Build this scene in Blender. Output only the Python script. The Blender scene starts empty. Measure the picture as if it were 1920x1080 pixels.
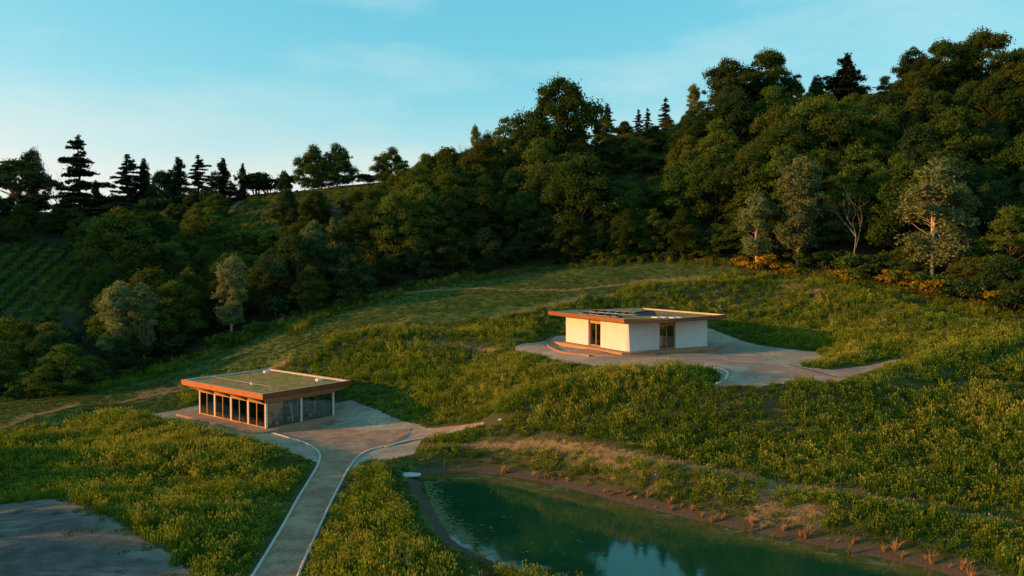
import bpy, math, random
import numpy as np
from mathutils import Vector, Matrix
from mathutils.geometry import delaunay_2d_cdt

R = math.radians
SC = bpy.context.scene
COL = SC.collection
random.seed(7)
RNG = np.random.default_rng(11)

# ---------------------------------------------------------------- camera
CAMZ, FPX, PITCH = 17.35, 1400.0, math.atan(45 / 1400)
cam_d = bpy.data.cameras.new('camera')
cam = bpy.data.objects.new('camera', cam_d)
COL.objects.link(cam)
cam.location = (0, 0, CAMZ)
cam.rotation_euler = (math.pi / 2 - PITCH, 0, 0)
cam_d.sensor_width = 36
cam_d.lens = FPX / 1920 * 36
cam_d.clip_start = 0.5
cam_d.clip_end = 6000
SC.camera = cam

# ---------------------------------------------------------------- world, sun, exposure
SUN_AZ, SUN_EL = R(-96), R(9.2)      # azimuth from the view direction (+Y), clockwise positive
w = bpy.data.worlds.new('World')
SC.world = w
w.use_nodes = True
nt = w.node_tree
nt.nodes.clear()
def N(t, **k):
    n = nt.nodes.new(t)
    for a, b in k.items():
        setattr(n, a, b)
    return n
sky = N('ShaderNodeTexSky', sky_type='NISHITA', sun_disc=False)
sky.sun_elevation = SUN_EL
sky.sun_rotation = SUN_AZ
sky.altitude = 200
sky.air_density = 1.0
sky.dust_density = 0.6
sky.ozone_density = 2.2
tc = N('ShaderNodeTexCoord')
# thin wisps of cloud, driven by direction
mp = N('ShaderNodeMapping')
mp.inputs['Scale'].default_value = (1.5, 1.5, 6.0)
mp.inputs['Location'].default_value = (3.95, 0.2, 1.9)
nz = N('ShaderNodeTexNoise')
nz.inputs['Scale'].default_value = 1.7
nz.inputs['Detail'].default_value = 7
nz.inputs['Roughness'].default_value = 0.55
rmp = N('ShaderNodeValToRGB')
rmp.color_ramp.elements[0].position = 0.47
rmp.color_ramp.elements[0].color = (0, 0, 0, 1)
rmp.color_ramp.elements[1].position = 0.74
rmp.color_ramp.elements[1].color = (0.42, 0.42, 0.42, 1)
# the photograph's cool grade, the same over the whole sky: one response curve per colour channel
sepc = N('ShaderNodeSeparateColor')
comb = N('ShaderNodeCombineColor')
BGS = 0.15
def curve(chan, gain, power, cap, floor=0.0):
    a_ = N('ShaderNodeMath', operation='MULTIPLY'); a_.inputs[1].default_value = BGS
    b_ = N('ShaderNodeMath', operation='POWER'); b_.inputs[1].default_value = power
    c_ = N('ShaderNodeMath', operation='MULTIPLY'); c_.inputs[1].default_value = gain / BGS
    e_ = N('ShaderNodeMath', operation='ADD'); e_.inputs[1].default_value = floor / BGS
    d_ = N('ShaderNodeMath', operation='MINIMUM'); d_.inputs[1].default_value = cap / BGS
    for u_, v_ in ((sepc.outputs[chan], a_), (a_.outputs[0], b_), (b_.outputs[0], c_), (c_.outputs[0], e_), (e_.outputs[0], d_)):
        nt.links.new(u_, v_.inputs[0])
    nt.links.new(d_.outputs[0], comb.inputs[chan])
curve(0, 2.7, 1.78, 0.50, 0.042)
curve(1, 0.775, 0.48, 0.63)
curve(2, 0.69, 0.33, 0.565)
cl = N('ShaderNodeMixRGB', blend_type='MIX')
cl.inputs['Color2'].default_value = (3.65, 4.0, 3.8, 1)
sepx = N('ShaderNodeSeparateXYZ')
low = N('ShaderNodeValToRGB')
low.color_ramp.elements[0].position = 0.09
low.color_ramp.elements[0].color = (0.6, 0.6, 0.6, 1)
low.color_ramp.elements[1].position = 0.23
low.color_ramp.elements[1].color = (0, 0, 0, 1)
nz2 = N('ShaderNodeTexNoise')
nz2.inputs['Scale'].default_value = 1.6
nz2.inputs['Detail'].default_value = 5
mp2 = N('ShaderNodeMapping')
mp2.inputs['Scale'].default_value = (1.0, 1.0, 7.0)
r2 = N('ShaderNodeValToRGB')
r2.color_ramp.elements[0].position = 0.36
r2.color_ramp.elements[1].position = 0.62
bank = N('ShaderNodeMath', operation='MULTIPLY')
cl2 = N('ShaderNodeMixRGB', blend_type='MIX')
cl2.inputs['Color2'].default_value = (3.95, 3.85, 3.35, 1)
bg = N('ShaderNodeBackground')
bg.inputs['Strength'].default_value = BGS
out = N('ShaderNodeOutputWorld')
L = nt.links.new
L(tc.outputs['Generated'], mp.inputs['Vector'])
L(mp.outputs['Vector'], nz.inputs['Vector'])
L(nz.outputs['Fac'], rmp.inputs['Fac'])
L(sky.outputs['Color'], sepc.inputs[0])
L(comb.outputs[0], cl.inputs['Color1'])
L(rmp.outputs['Color'], cl.inputs['Fac'])
L(tc.outputs['Generated'], sepx.inputs[0])
L(sepx.outputs['Z'], low.inputs['Fac'])
L(tc.outputs['Generated'], mp2.inputs['Vector'])
L(mp2.outputs['Vector'], nz2.inputs['Vector'])
L(nz2.outputs['Fac'], r2.inputs['Fac'])
L(low.outputs['Color'], bank.inputs[0])
L(r2.outputs['Color'], bank.inputs[1])
L(bank.outputs[0], cl2.inputs['Fac'])
L(cl.outputs['Color'], cl2.inputs['Color1'])
L(cl2.outputs['Color'], bg.inputs['Color'])
L(bg.outputs['Background'], out.inputs['Surface'])

sun_d = bpy.data.lights.new('sun', 'SUN')
sun = bpy.data.objects.new('sun', sun_d)
COL.objects.link(sun)
sun_d.energy = 5.0
sun_d.angle = R(0.6)
sun_d.color = (1.0, 0.44, 0.11)
sdir = Vector((math.sin(SUN_AZ) * math.cos(SUN_EL), math.cos(SUN_AZ) * math.cos(SUN_EL), math.sin(SUN_EL)))
sun.rotation_euler = sdir.to_track_quat('Z', 'Y').to_euler()
sun.location = (-120, 0, 60)

SC.view_settings.view_transform = 'Standard'
SC.view_settings.look = 'None'
SC.view_settings.gamma = 1
SC.view_settings.use_curve_mapping = False
SC.view_settings.exposure = 0.62
SC.render.engine = 'CYCLES'
SC.cycles.max_bounces = 8
SC.cycles.transparent_max_bounces = 12
SC.cycles.use_denoising = True

# ---------------------------------------------------------------- pixel <-> place
cP, sP = math.cos(PITCH), math.sin(PITCH)
def ray(px, py):
    x, u = (np.asarray(px, float) - 960) / FPX, (540 - np.asarray(py, float)) / FPX
    return x, cP + u * sP, u * cP - sP
def at(px, py, d):
    """the point seen at pixel (px, py) of the 1920 wide photograph, d metres ahead"""
    x, y, z = ray(px, py)
    return np.array([x / y * d, d + 0 * x, CAMZ + z / y * d])
def project(P):
    x, y, z = P[..., 0], P[..., 1], P[..., 2] - CAMZ
    d = y * cP - z * sP
    u = y * sP + z * cP
    return 960 + FPX * x / d, 540 - FPX * u / d, d

# ---------------------------------------------------------------- terrain
# pavilions: front corner x, y, ground z, angle, left-wall length, right-wall length
P1 = dict(x=-25.9, y=78.1, z=0.0, a=0.66, W=13.2, D=9.0)
P2 = dict(x=13.6, y=87.1, z=7.05, a=1.06, W=13.2, D=12.4)
def loc2w(P, X, Y):
    r = (math.sin(P['a']), math.cos(P['a'])); l = (-math.cos(P['a']), math.sin(P['a']))
    return P['x'] + r[0] * X + l[0] * Y, P['y'] + r[1] * X + l[1] * Y

CP = [  # px, py, depth
 (520,1080,42.5),(475,1080,42.5),(560,960,54),(620,860,66.5),(150,1000,47),(0,1080,42),(300,1060,44),(0,945,54),(250,900,57),(420,840,69),
 (100,820,77),(250,770,88),(60,775,88),(-150,800,84),(-150,1000,50),(-250,760,95),
 (120,742,101),(0,748,101),(300,690,117),(420,650,121),(520,612,124),(700,560,130),(860,525,136),(1000,507,140),(1250,492,135),(1500,502,124),
 (1700,542,112),(1900,582,99),(2100,600,92),
 (450,690,106),(600,640,108),(720,690,95),(760,740,86),(830,790,78),(900,700,92),(1000,610,108),(850,590,115),(1050,560,118),(1250,550,118),
 (900,650,101),(1000,720,81),(1000,800,69),(1150,800,66),(1400,800,63),(1400,890,56.5),(1200,850,61),(1000,830,65),(1750,950,51),(1900,970,50),
 (1650,800,62),(1900,850,57),(1900,700,70),(1700,720,70),(2150,800,60),(2150,1000,45),
 (1400,572,112),(1450,630,99),(1560,570,109),(1700,620,93),(1850,620,92),(1640,685,77),(1560,716,71),(1340,706,72),(1180,686,77.5),(1230,705,74),
 (1000,655,91),(1100,672,83),(1300,695,74),
 # wooded slope and ridges
 (-100,600,140),(100,560,150),(60,500,175),(200,460,190),(100,400,225),(300,390,222),(-200,420,215),(0,395,228),(430,450,170),(400,400,200),(450,368,212),(540,365,205),
 (520,420,180),(640,352,200),(700,352,195),(760,370,180),(850,360,175),(950,360,172),(1060,352,168),(1150,290,180),(1200,250,186),(1280,245,184),(1220,330,165),(1400,225,176),
 (1550,210,174),(1700,200,170),(1850,200,165),(2000,200,160),(1900,400,128),(1500,380,140),(1100,420,152),(800,460,150),(600,500,145),(300,560,145),(2150,350,130),(-350,620,130),
]
ctrl = [tuple(at(*c)) for c in CP]
ctrl += [(-60, 30, -1.2), (0, 30, -1.5), (60, 30, -2.0), (-110, 40, -2), (110, 40, 2), (0, -40, -4), (-150, -40, -4), (150, -40, -2), (-150, 90, 0), (-160, 104, 5), (-172, 128, 22), (-200, 126, 44), (-215, 160, 50), (-200, 100, 18), (-205, 82, 3), (-260, 84, 6), (-300, 150, 40), (-190, 190, 40),  # far-left points raise an unseen hill, shaped to shade the wood
         (160, 110, 22), (170, 170, 48), (-60, 280, 30), (40, 270, 40), (130, 260, 46), (-170, 290, 28), (-240, 205, 52), (-260, 255, 46), (-300, 60, -3), (250, 60, 10), (0, 400, 20), (-250, 420, 14), (250, 420, 24), (-300, -200, -8), (300, -200, -6)]
# pavilion platforms and their gravel aprons are level
for X, Y in ((-1.5, -1.5), (-1.5, 7), (-1.5, 14), (4, -2), (9, -2), (10, 6), (4, 6)):
    ctrl.append((*loc2w(P1, X, Y), -0.26))
for X, Y in ((-2.5, -2), (-2.5, 6), (-2, 13), (6, -4), (12, -3), (13, 5), (6, 6), (6, 13), (17, -3)):
    ctrl.append((*loc2w(P2, X, Y), P2['z'] - 0.36))
for px, py in ((600, 840), (650, 850), (700, 830), (770, 815), (770, 850), (640, 800)):
    d = (CAMZ + 0.1) / ((py - 495) / 1400)
    ctrl.append((*at(px, py, d)[:2], -0.1))
CT = np.array(ctrl)
RC = 7.0
def _phi(a, b):
    return -np.sqrt(((a[:, None, :] - b[None]) ** 2).sum(-1) + RC * RC)
_n = len(CT)
_A = np.zeros((_n + 3, _n + 3))
_A[:_n, :_n] = _phi(CT[:, :2], CT[:, :2]) + np.eye(_n) * 0.6
_A[:_n, _n] = 1; _A[:_n, _n + 1:] = CT[:, :2]
_A[_n, :_n] = 1; _A[_n + 1:, :_n] = CT[:, :2].T
_w = np.linalg.solve(_A, np.r_[CT[:, 2], 0, 0, 0])
def base_h(xy):
    xy = np.atleast_2d(np.asarray(xy, float))
    o = np.empty(len(xy))
    for i in range(0, len(xy), 20000):
        q = xy[i:i + 20000]
        o[i:i + 20000] = _phi(q, CT[:, :2]) @ _w[:_n] + _w[_n] + q @ _w[_n + 1:]
    return o
def seg_dist(xy, poly, closed=True):
    p = np.asarray(poly, float); q = np.roll(p, -1, 0)
    if not closed:
        p, q = p[:-1], q[:-1]
    best = np.full(len(xy), 1e9)
    for a, b in zip(p, q):
        ab = b - a
        t = np.clip(((xy - a) @ ab) / (ab @ ab + 1e-12), 0, 1)
        best = np.minimum(best, np.hypot(*(xy - a - t[:, None] * ab).T))
    return best
def inside(xy, poly):
    p = np.asarray(poly, float); c = np.zeros(len(xy), bool); j = len(p) - 1
    for i in range(len(p)):
        xi, yi = p[i]; xj, yj = p[j]
        if yi != yj:
            c ^= ((yi > xy[:, 1]) != (yj > xy[:, 1])) & (xy[:, 0] < (xj - xi) * (xy[:, 1] - yi) / (yj - yi) + xi)
        j = i
    return c
def sdist(xy, poly):
    d = seg_dist(xy, poly)
    return np.where(inside(xy, poly), -d, d)
def smooth(e0, e1, x):
    t = np.clip((x - e0) / (e1 - e0), 0, 1)
    return t * t * (3 - 2 * t)
def catmull(pts, n=6, closed=False):
    p = np.asarray(pts, float); m = len(p); o = []
    for i in range(m if closed else m - 1):
        if closed:
            a, b, c, d = p[(i - 1) % m], p[i], p[(i + 1) % m], p[(i + 2) % m]
        else:
            a, b, c, d = p[max(i - 1, 0)], p[i], p[i + 1], p[min(i + 2, m - 1)]
        for k in range(n):
            t = k / n
            o.append(.5 * (2 * b + (c - a) * t + (2 * a - 5 * b + 4 * c - d) * t * t + (3 * b - a - 3 * c + d) * t ** 3))
    if not closed:
        o.append(p[-1])
    return np.array(o)
WATER = -0.75
POND_PX = [(790,893),(850,886),(930,890),(1010,903),(1090,922),(1180,946),(1290,972),(1400,996),(1510,1018),(1620,1040),(1720,1062),(1800,1084),(1900,1120),
           (1900,1180),(1700,1210),(1400,1180),(1150,1110),(1040,1088),(960,1066),(890,1036),(848,1010),(826,975),(806,940),(788,912)]
def on_plane(px, py, z):
    x, y, zz = ray(px, py)
    t = (z - CAMZ) / zz
    return np.array([x * t, y * t])
POND = catmull([on_plane(a, b, WATER) for a, b in POND_PX], 5, True)
BERM_PX = [([(560,684,104),(700,650,104),(860,646,102),(960,652,99)], 1.4, 2.8), ([(960,782,73),(1020,764,73),(1100,746,72),(1230,730,70),(1340,736,67),(1480,738,66),(1600,728,67),(1750,690,71),(1900,640,78)], 1.5, 2.8),
           ([(1230,548,117),(1450,548,116),(1600,575,107),(1700,610,97),(1850,650,84)], 1.6, 3.0), ([(780,612,112),(900,600,112),(1000,584,113),(1090,570,115)], 1.6, 2.8), ([(130,772,90),(230,792,82),(330,806,76),(450,830,71),(545,862,65)], .7, 2.2), ([(-60,905,58),(60,890,60),(180,885,60),(280,900,58)], -1.1, 4.5), ([(120,790,84),(0,830,76),(-100,850,72)], 1.0, 2.2),
           ([(1240,880,58),(1340,890,56),(1400,905,55)], .5, 1.6), ([(1560,960,51),(1700,985,49),(1850,1010,47)], .5, 1.8)]
BERMS = [(catmull([at(*p)[:2] for p in pts], 4), a, w_) for pts, a, w_ in BERM_PX]
def height(xy):
    xy = np.atleast_2d(np.asarray(xy, float))
    z = base_h(xy)
    nb = (xy[:, 1] < 130) & (xy[:, 1] > 35) & (np.abs(xy[:, 0]) < 75)
    if nb.any():
        q = xy[nb]
        for line, a, w_ in BERMS:
            z[nb] += a * np.exp(-(seg_dist(q, line, False) / w_) ** 2)
    # gentle hummocks
    z = z + 0.10 * np.sin(xy[:, 0] * .55 + 1.3 * np.sin(xy[:, 1] * .21)) * np.sin(xy[:, 1] * .47 + .9) * smooth(60, 110, np.abs(xy[:, 0]) + xy[:, 1])
    near = (xy[:, 1] < 95) & (xy[:, 1] > 25) & (xy[:, 0] > -25) & (xy[:, 0] < 50)
    if near.any():
        q = xy[near]; s = sdist(q, POND)
        bank = np.where(s > 0, WATER + 0.30 * s, WATER + 0.45 * s)
        bank = np.maximum(bank, WATER - 2.2)
        f = smooth(1.2, 5.0, s)
        z[near] = bank * (1 - f) + z[near] * f
    return z
def hz(x, y):
    return float(height([(x, y)])[0])
def ground(px, py, lo=30, hi=330):
    """place on the terrain seen at a pixel of the photograph"""
    x, y, z = ray(px, py)
    d = np.linspace(lo, hi, 1200)
    P = np.stack([x / y * d, d], 1)
    diff = CAMZ + z / y * d - height(P)
    k = np.argmax(diff < 0)
    if diff[k] >= 0:
        k = len(d) - 1
    if k > 0:
        t = diff[k - 1] / (diff[k - 1] - diff[k] + 1e-9)
        return P[k - 1] + (P[k] - P[k - 1]) * t
    return P[0]
def gpoly(pts):
    return np.array([ground(a, b) for a, b in pts])

# ---------------------------------------------------------------- helpers: objects, materials, meshes
def new_obj(name, data, parent=None, loc=None, rz=0.0):
    o = bpy.data.objects.new(name, data)
    COL.objects.link(o)
    if loc is not None:
        o.location = loc
    o.rotation_euler.z = rz
    if parent is not None:
        o.parent = parent
    return o
def tag(o, label=None, cat=None, group=None, kind=None):
    for k, v in (('label', label), ('category', cat), ('group', group), ('kind', kind)):
        if v:
            o[k] = v
    return o
def np_mesh(name, V, F, mats=(), midx=None, smooth_=False):
    """V (n,3) and F (m,k) arrays -> mesh"""
    me = bpy.data.meshes.new(name)
    V = np.ascontiguousarray(V, np.float32); F = np.ascontiguousarray(F, np.int32)
    m, k = F.shape
    me.vertices.add(len(V)); me.vertices.foreach_set('co', V.ravel())
    me.loops.add(m * k); me.loops.foreach_set('vertex_index', F.ravel())
    me.polygons.add(m)
    me.polygons.foreach_set('loop_start', np.arange(0, m * k, k, dtype=np.int32))
    try:
        me.polygons.foreach_set('loop_total', np.full(m, k, np.int32))
    except Exception:
        pass
    for x in mats:
        me.materials.append(x)
    if midx is not None:
        me.polygons.foreach_set('material_index', np.asarray(midx, np.int32))
    if smooth_:
        me.polygons.foreach_set('use_smooth', np.ones(m, bool))
    me.update(calc_edges=True)
    me.validate()
    return me
class MB:
    """collects boxes, prisms and tubes into ONE mesh"""
    def __init__(s):
        s.v, s.f = [], []
    def add(s, V, F):
        b = len(s.v)
        s.v += [tuple(map(float, p)) for p in V]
        s.f += [tuple(b + i for i in q) for q in F]
        return s
    def box(s, x0, x1, y0, y1, z0, z1):
        V = [(x, y, z) for z in (z0, z1) for x, y in ((x0, y0), (x1, y0), (x1, y1), (x0, y1))]
        return s.add(V, [(3, 2, 1, 0), (4, 5, 6, 7), (0, 1, 5, 4), (1, 2, 6, 5), (2, 3, 7, 6), (3, 0, 4, 7)])
    def prism(s, poly, z0, z1):
        n = len(poly)
        a = sum(poly[i][0] * poly[(i + 1) % n][1] - poly[(i + 1) % n][0] * poly[i][1] for i in range(n))
        if a < 0:
            poly = list(poly)[::-1]
        V = [(p[0], p[1], z0) for p in poly] + [(p[0], p[1], z1) for p in poly]
        return s.add(V, [tuple(range(n - 1, -1, -1)), tuple(range(n, 2 * n))] + [(i, (i + 1) % n, n + (i + 1) % n, n + i) for i in range(n)])
    def tube(s, pts, rad, n=6, cap=True):
        pts = [Vector(p) for p in pts]
        if not hasattr(rad, '__len__'):
            rad = [rad] * len(pts)
        V, F = [], []
        for i, p in enumerate(pts):
            t = (pts[min(i + 1, len(pts) - 1)] - pts[max(i - 1, 0)]).normalized()
            u = t.orthogonal().normalized() if abs(t.z) > .9 else t.cross(Vector((0, 0, 1))).normalized()
            v = t.cross(u)
            V += [p + (u * math.cos(k / n * math.tau) + v * math.sin(k / n * math.tau)) * rad[i] for k in range(n)]
        for i in range(len(pts) - 1):
            F += [(i * n + k, i * n + (k + 1) % n, (i + 1) * n + (k + 1) % n, (i + 1) * n + k) for k in range(n)]
        if cap:
            F += [tuple(range(n))[::-1], tuple((len(pts) - 1) * n + k for k in range(n))]
        return s.add(V, F)
    def mesh(s, name, m=None, sm=False):
        me = bpy.data.meshes.new(name)
        me.from_pydata(s.v, [], s.f)
        if m:
            me.materials.append(m)
        if sm:
            me.polygons.foreach_set('use_smooth', np.ones(len(me.polygons), bool))
        me.update()
        return me
    def build(s, name, m, parent=None, loc=None, rz=0, bevel=0, sm=False):
        o = new_obj(name, s.mesh(name, m, sm), parent, loc, rz)
        if bevel:
            b = o.modifiers.new('bevel', 'BEVEL'); b.width = bevel; b.segments = 2; b.limit_method = 'ANGLE'
        return o

class NT:
    def __init__(s, name):
        s.m = bpy.data.materials.new(name); s.m.use_nodes = True
        s.t = s.m.node_tree; s.t.nodes.clear()
    def n(s, t, ins=None, **k):
        x = s.t.nodes.new(t)
        for a, b in k.items():
            setattr(x, a, b)
        for a, b in (ins or {}).items():
            if hasattr(b, 'is_output'):
                s.t.links.new(b, x.inputs[a])
            else:
                x.inputs[a].default_value = b
        return x
    def noise(s, scale, detail=4, rough=.6, vec=None):
        if vec is None:
            vec = s.pos()
        return s.n('ShaderNodeTexNoise', {'Vector': vec, 'Scale': scale, 'Detail': detail, 'Roughness': rough}).outputs['Fac']
    def pos(s):
        return s.n('ShaderNodeNewGeometry').outputs['Position']
    def obj(s):
        return s.n('ShaderNodeTexCoord').outputs['Object']
    def ramp(s, fac, *st):
        r = s.n('ShaderNodeValToRGB', {'Fac': fac})
        e = r.color_ramp.elements
        while len(e) < len(st):
            e.new(.5)
        for i, (p, c) in enumerate(st):
            e[i].position = p
            e[i].color = (*c, 1) if len(c) == 3 else c
        return r.outputs['Color']
    def mix(s, fac, a, b, mode='MIX'):
        x = s.n('ShaderNodeMixRGB', blend_type=mode)
        for k, v in (('Fac', fac), ('Color1', a), ('Color2', b)):
            if hasattr(v, 'is_output'):
                s.t.links.new(v, x.inputs[k])
            else:
                x.inputs[k].default_value = v if not isinstance(v, tuple) or len(v) == 4 else (*v, 1)
        return x.outputs['Color']
    def math(s, op, a, b=0.0):
        x = s.n('ShaderNodeMath', operation=op)
        for i, v in enumerate((a, b)):
            if hasattr(v, 'is_output'):
                s.t.links.new(v, x.inputs[i])
            else:
                x.inputs[i].default_value = v
        return x.outputs[0]
    def attr(s, name):
        return s.n('ShaderNodeAttribute', attribute_name=name).outputs['Fac']
    def bump(s, h, strength, dist=.05):
        return s.n('ShaderNodeBump', {'Height': h, 'Strength': strength, 'Distance': dist}).outputs['Normal']
    def pbr(s, col, rough=.8, normal=None, metal=0.0, spec=.3):
        p = s.n('ShaderNodeBsdfPrincipled', {'Roughness': rough, 'Metallic': metal, 'Specular IOR Level': spec})
        if hasattr(col, 'is_output'):
            s.t.links.new(col, p.inputs['Base Color'])
        else:
            p.inputs['Base Color'].default_value = (*col, 1)
        if normal is not None:
            s.t.links.new(normal, p.inputs['Normal'])
        return s.out(p.outputs[0])
    def out(s, sh):
        o = s.n('ShaderNodeOutputMaterial')
        s.t.links.new(sh, o.inputs['Surface'])
        return s.m
def solid(name, c1, c2=None, scale=3.0, rough=.7, bump=.0, metal=0.0, spec=.3, local=True):
    t = NT(name)
    c2 = c2 or tuple(x * .75 for x in c1)
    f = t.noise(scale, 5, .65, t.obj() if local else None)
    return t.pbr(t.ramp(f, (.32, c2), (.68, c1)), rough, t.bump(f, bump) if bump else None, metal, spec)
def foliage(name, dark, light, transl=.3, scale=.9, var=.25):
    t = NT(name)
    oi = t.n('ShaderNodeObjectInfo')
    f = t.noise(scale, 3, .6)
    c = t.ramp(f, (.3, dark), (.7, light))
    k = t.math('ADD', 1 - var, t.math('MULTIPLY', oi.outputs['Random'], 2 * var))
    h = t.n('ShaderNodeHueSaturation', {'Color': c, 'Value': k})
    hue = t.math('ADD', .487, t.math('MULTIPLY', t.math('FRACT', t.math('MULTIPLY', oi.outputs['Random'], 7.31)), .026))
    t.t.links.new(hue, h.inputs['Hue'])
    c = h.outputs['Color']
    d = t.n('ShaderNodeBsdfDiffuse', {'Color': c})
    tr = t.n('ShaderNodeBsdfTranslucent', {'Color': t.mix(1.0, c, (1.25, 1.15, .6), 'MULTIPLY')})
    m = t.n('ShaderNodeMixShader', {0: transl, 1: d.outputs[0], 2: tr.outputs[0]})
    return t.out(m.outputs[0])

# ---------------------------------------------------------------- zones of the site, on the ground
DRIVE_L = gpoly([(508,812),(535,819),(562,827),(586,838),(598,849),(600,860),(594,876),(580,900),(558,936),(534,980),(508,1024),(486,1060),(462,1100),(430,1155),(400,1210)])
DRIVE_R = gpoly([(720,838),(694,844),(672,856),(656,876),(640,905),(622,940),(604,978),(586,1018),(568,1058),(552,1100),(532,1155),(514,1210)])
DRAIN = gpoly([(718,839),(745,822),(774,804)])
DRIVE = np.vstack([catmull(DRIVE_L, 4)[::-1], gpoly([(560,800),(628,786),(645,790),(610,797),(640,805),(700,808),(774,804)]), catmull(DRIVE_R, 4)])
LANE = np.vstack([gpoly([(774,804),(820,802),(860,798),(905,792),(940,784)]), gpoly([(940,788),(905,796),(850,811),(790,823),(720,838)])])
APRON1 = gpoly([(235,775),(335,768),(420,750),(660,750),(740,785),(790,797),(800,806),(790,826),(775,852),(730,862),(690,862),(660,880),(604,870),(560,854),(500,832),(440,816),(380,802),(310,790)])
YARD = gpoly([(-300,935),(0,946),(90,936),(180,960),(260,1006),(330,1044),(362,1080),(380,1130),(380,1210),(-300,1210)])
APRON2 = gpoly([(962,651),(1000,643),(1040,630),(1330,615),(1430,648),(1530,660),(1545,670),(1500,688),(1560,694),(1640,683),(1685,672),(1690,677),(1652,689),(1590,710),(1560,719),(1500,720),(1430,724),(1340,722),(1352,703),(1330,690),(1230,693),(1180,692),(1110,686),(1060,680),(1000,664)])
PAVE2 = gpoly([(1190,668),(1330,648),(1380,654),(1440,672),(1500,690),(1560,694),(1640,684),(1683,674),(1686,677),(1650,689),(1590,710),(1560,718),(1500,719),(1430,723),(1345,721),(1362,708),(1366,700),(1356,692),(1330,688),(1290,683)])
MOWN = [gpoly([(520,650),(600,602),(760,552),(1000,510),(1250,494),(1420,508),(1330,525),(1200,538),(1060,572),(940,598),(800,606),(700,616),(600,640)]),
        gpoly([(-150,770),(0,752),(130,742),(330,696),(520,622),(610,640),(560,676),(440,700),(345,735),(340,772),(230,776),(120,790),(0,835),(-150,880)]),
        gpoly([(700,852),(770,852),(786,905),(800,960),(845,1020),(900,1060),(960,1110),(860,1110),(790,1000),(735,930)])]
TRACKS = [(gpoly([(760,550),(830,543),(900,540),(1060,545),(1200,530),(1330,518)]), .9), (gpoly([(920,596),(1000,578),(1080,560),(1180,541),(1260,528)]), .7),
          (gpoly([(-100,850),(0,806),(60,778),(130,762),(300,738),(420,712),(540,676)]), 1.1), (gpoly([(790,836),(880,836),(1000,829),(1120,840),(1250,864),(1400,893),(1600,926),(1800,964),(1960,990),(2150,1030)]), .9),
          (gpoly([(372,462),(395,440),(415,415),(440,385),(470,366)]), 1.6),
          (gpoly([(1790,598),(1850,606),(1900,616),(1990,630)]), 1.3), (gpoly([(930,655),(860,648),(800,650)]), .7)]
DRY = [gpoly([(1060,868),(1120,852),(1200,862),(1250,890),(1300,918),(1250,922),(1180,902),(1100,886)]), gpoly([(1398,930),(1440,912),(1500,930),(1545,965),(1530,992),(1460,985),(1400,975)]),
       gpoly([(1465,535),(1530,530),(1570,545),(1540,556),(1480,548)]), gpoly([(250,740),(340,715),(350,728),(260,756)]),
       gpoly([(1180,524),(1260,520),(1320,530),(1240,540)])]
FOREST_EDGE = gpoly([(-300,775),(-100,752),(0,746),(120,740),(300,688),(420,648),(520,610),(700,558),(860,522),(1000,504),(1120,494),(1250,490),(1380,494),(1500,504),(1600,520),(1700,542),(1800,562),(1900,584),(2050,610),(2200,625)])
FOREST = np.vstack([FOREST_EDGE, [(150, 130), (150, 215), (20, 230), (-110, 250), (-200, 250), (-200, 110)]])
VINE = gpoly([(380,470),(400,440),(440,400),(470,372),(560,362),(640,356),(712,352),(690,372),(620,384),(560,410),(500,430),(430,462)])
LFIELD = gpoly([(-120,470),(60,455),(150,470),(160,520),(190,560),(120,590),(40,610),(-120,640)])
OPEN = gpoly([(1120,285),(1150,262),(1200,250),(1270,250),(1282,280),(1280,315),(1230,330),(1170,335),(1140,310)])

# ---------------------------------------------------------------- terrain mesh
def axis(a, b, step, lo, hi, g=1.12, st0=None):
    m = list(np.arange(a, b + 1e-6, step)); s = st0 or step
    x, q = b, s
    while x < hi:
        q *= g; x += q; m.append(x)
    x, q = a, s
    while x > lo:
        q *= g; x -= q; m.insert(0, x)
    return np.array(m)
gx = axis(-75, 95, .62, -1500, 1500, 1.1)
gy = np.r_[axis(34, 150, .62, -900, 150.1, 1.12)[:-1], np.arange(151, 262, 1.6)]
q, x = 1.6, 262.
ext = []
while x < 2500:
    ext.append(x); q *= 1.12; x += q
gy = np.r_[gy, ext]
GX, GY = np.meshgrid(gx, gy)
XY = np.stack([GX.ravel(), GY.ravel()], 1)
far = np.hypot(XY[:, 0], XY[:, 1] - 100)
Hh = height(np.clip(XY, (-330, -220), (330, 430)))
Z = Hh * (1 - smooth(330, 900, far)) + (-6) * smooth(330, 900, far)
core = (XY[:, 0] > -130) & (XY[:, 0] < 130) & (XY[:, 1] > 30) & (XY[:, 1] < 235)
# the paved drive lies in a shallow tray
trays = np.zeros(len(XY))
for poly in (DRIVE, LANE, PAVE2):
    s = sdist(XY[core], poly)
    trays[core] = np.maximum(trays[core], np.where(s < 0, .06, 0))
Z = Z - trays
nx, ny = len(gx), len(gy)
ii = np.arange(nx * ny).reshape(ny, nx)
F = np.stack([ii[:-1, :-1], ii[:-1, 1:], ii[1:, 1:], ii[1:, :-1]], -1).reshape(-1, 4)
att = {k: np.zeros(len(XY), np.float32) for k in ('gravel', 'mud', 'dry', 'mown', 'wood', 'yard')}
q = XY[core]
def zone(name, polys, soft, val=1.0):
    for p in polys:
        att[name][core] = np.maximum(att[name][core], val * (1 - smooth(-soft, soft, sdist(q, p))))
zone('gravel', [APRON1, YARD, APRON2], .5)
zone('yard', [YARD], 1.6)
zone('dry', DRY, 1.6, .95)
zone('mown', MOWN, 1.2)
for line, wd in TRACKS:
    att['dry'][core] = np.maximum(att['dry'][core], .62 * (1 - smooth(wd * .4, wd * 1.1, seg_dist(q, line, False))))
s = sdist(q, POND)
att['mud'][core] = 1 - smooth(.55, 1.3, s)
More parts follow.
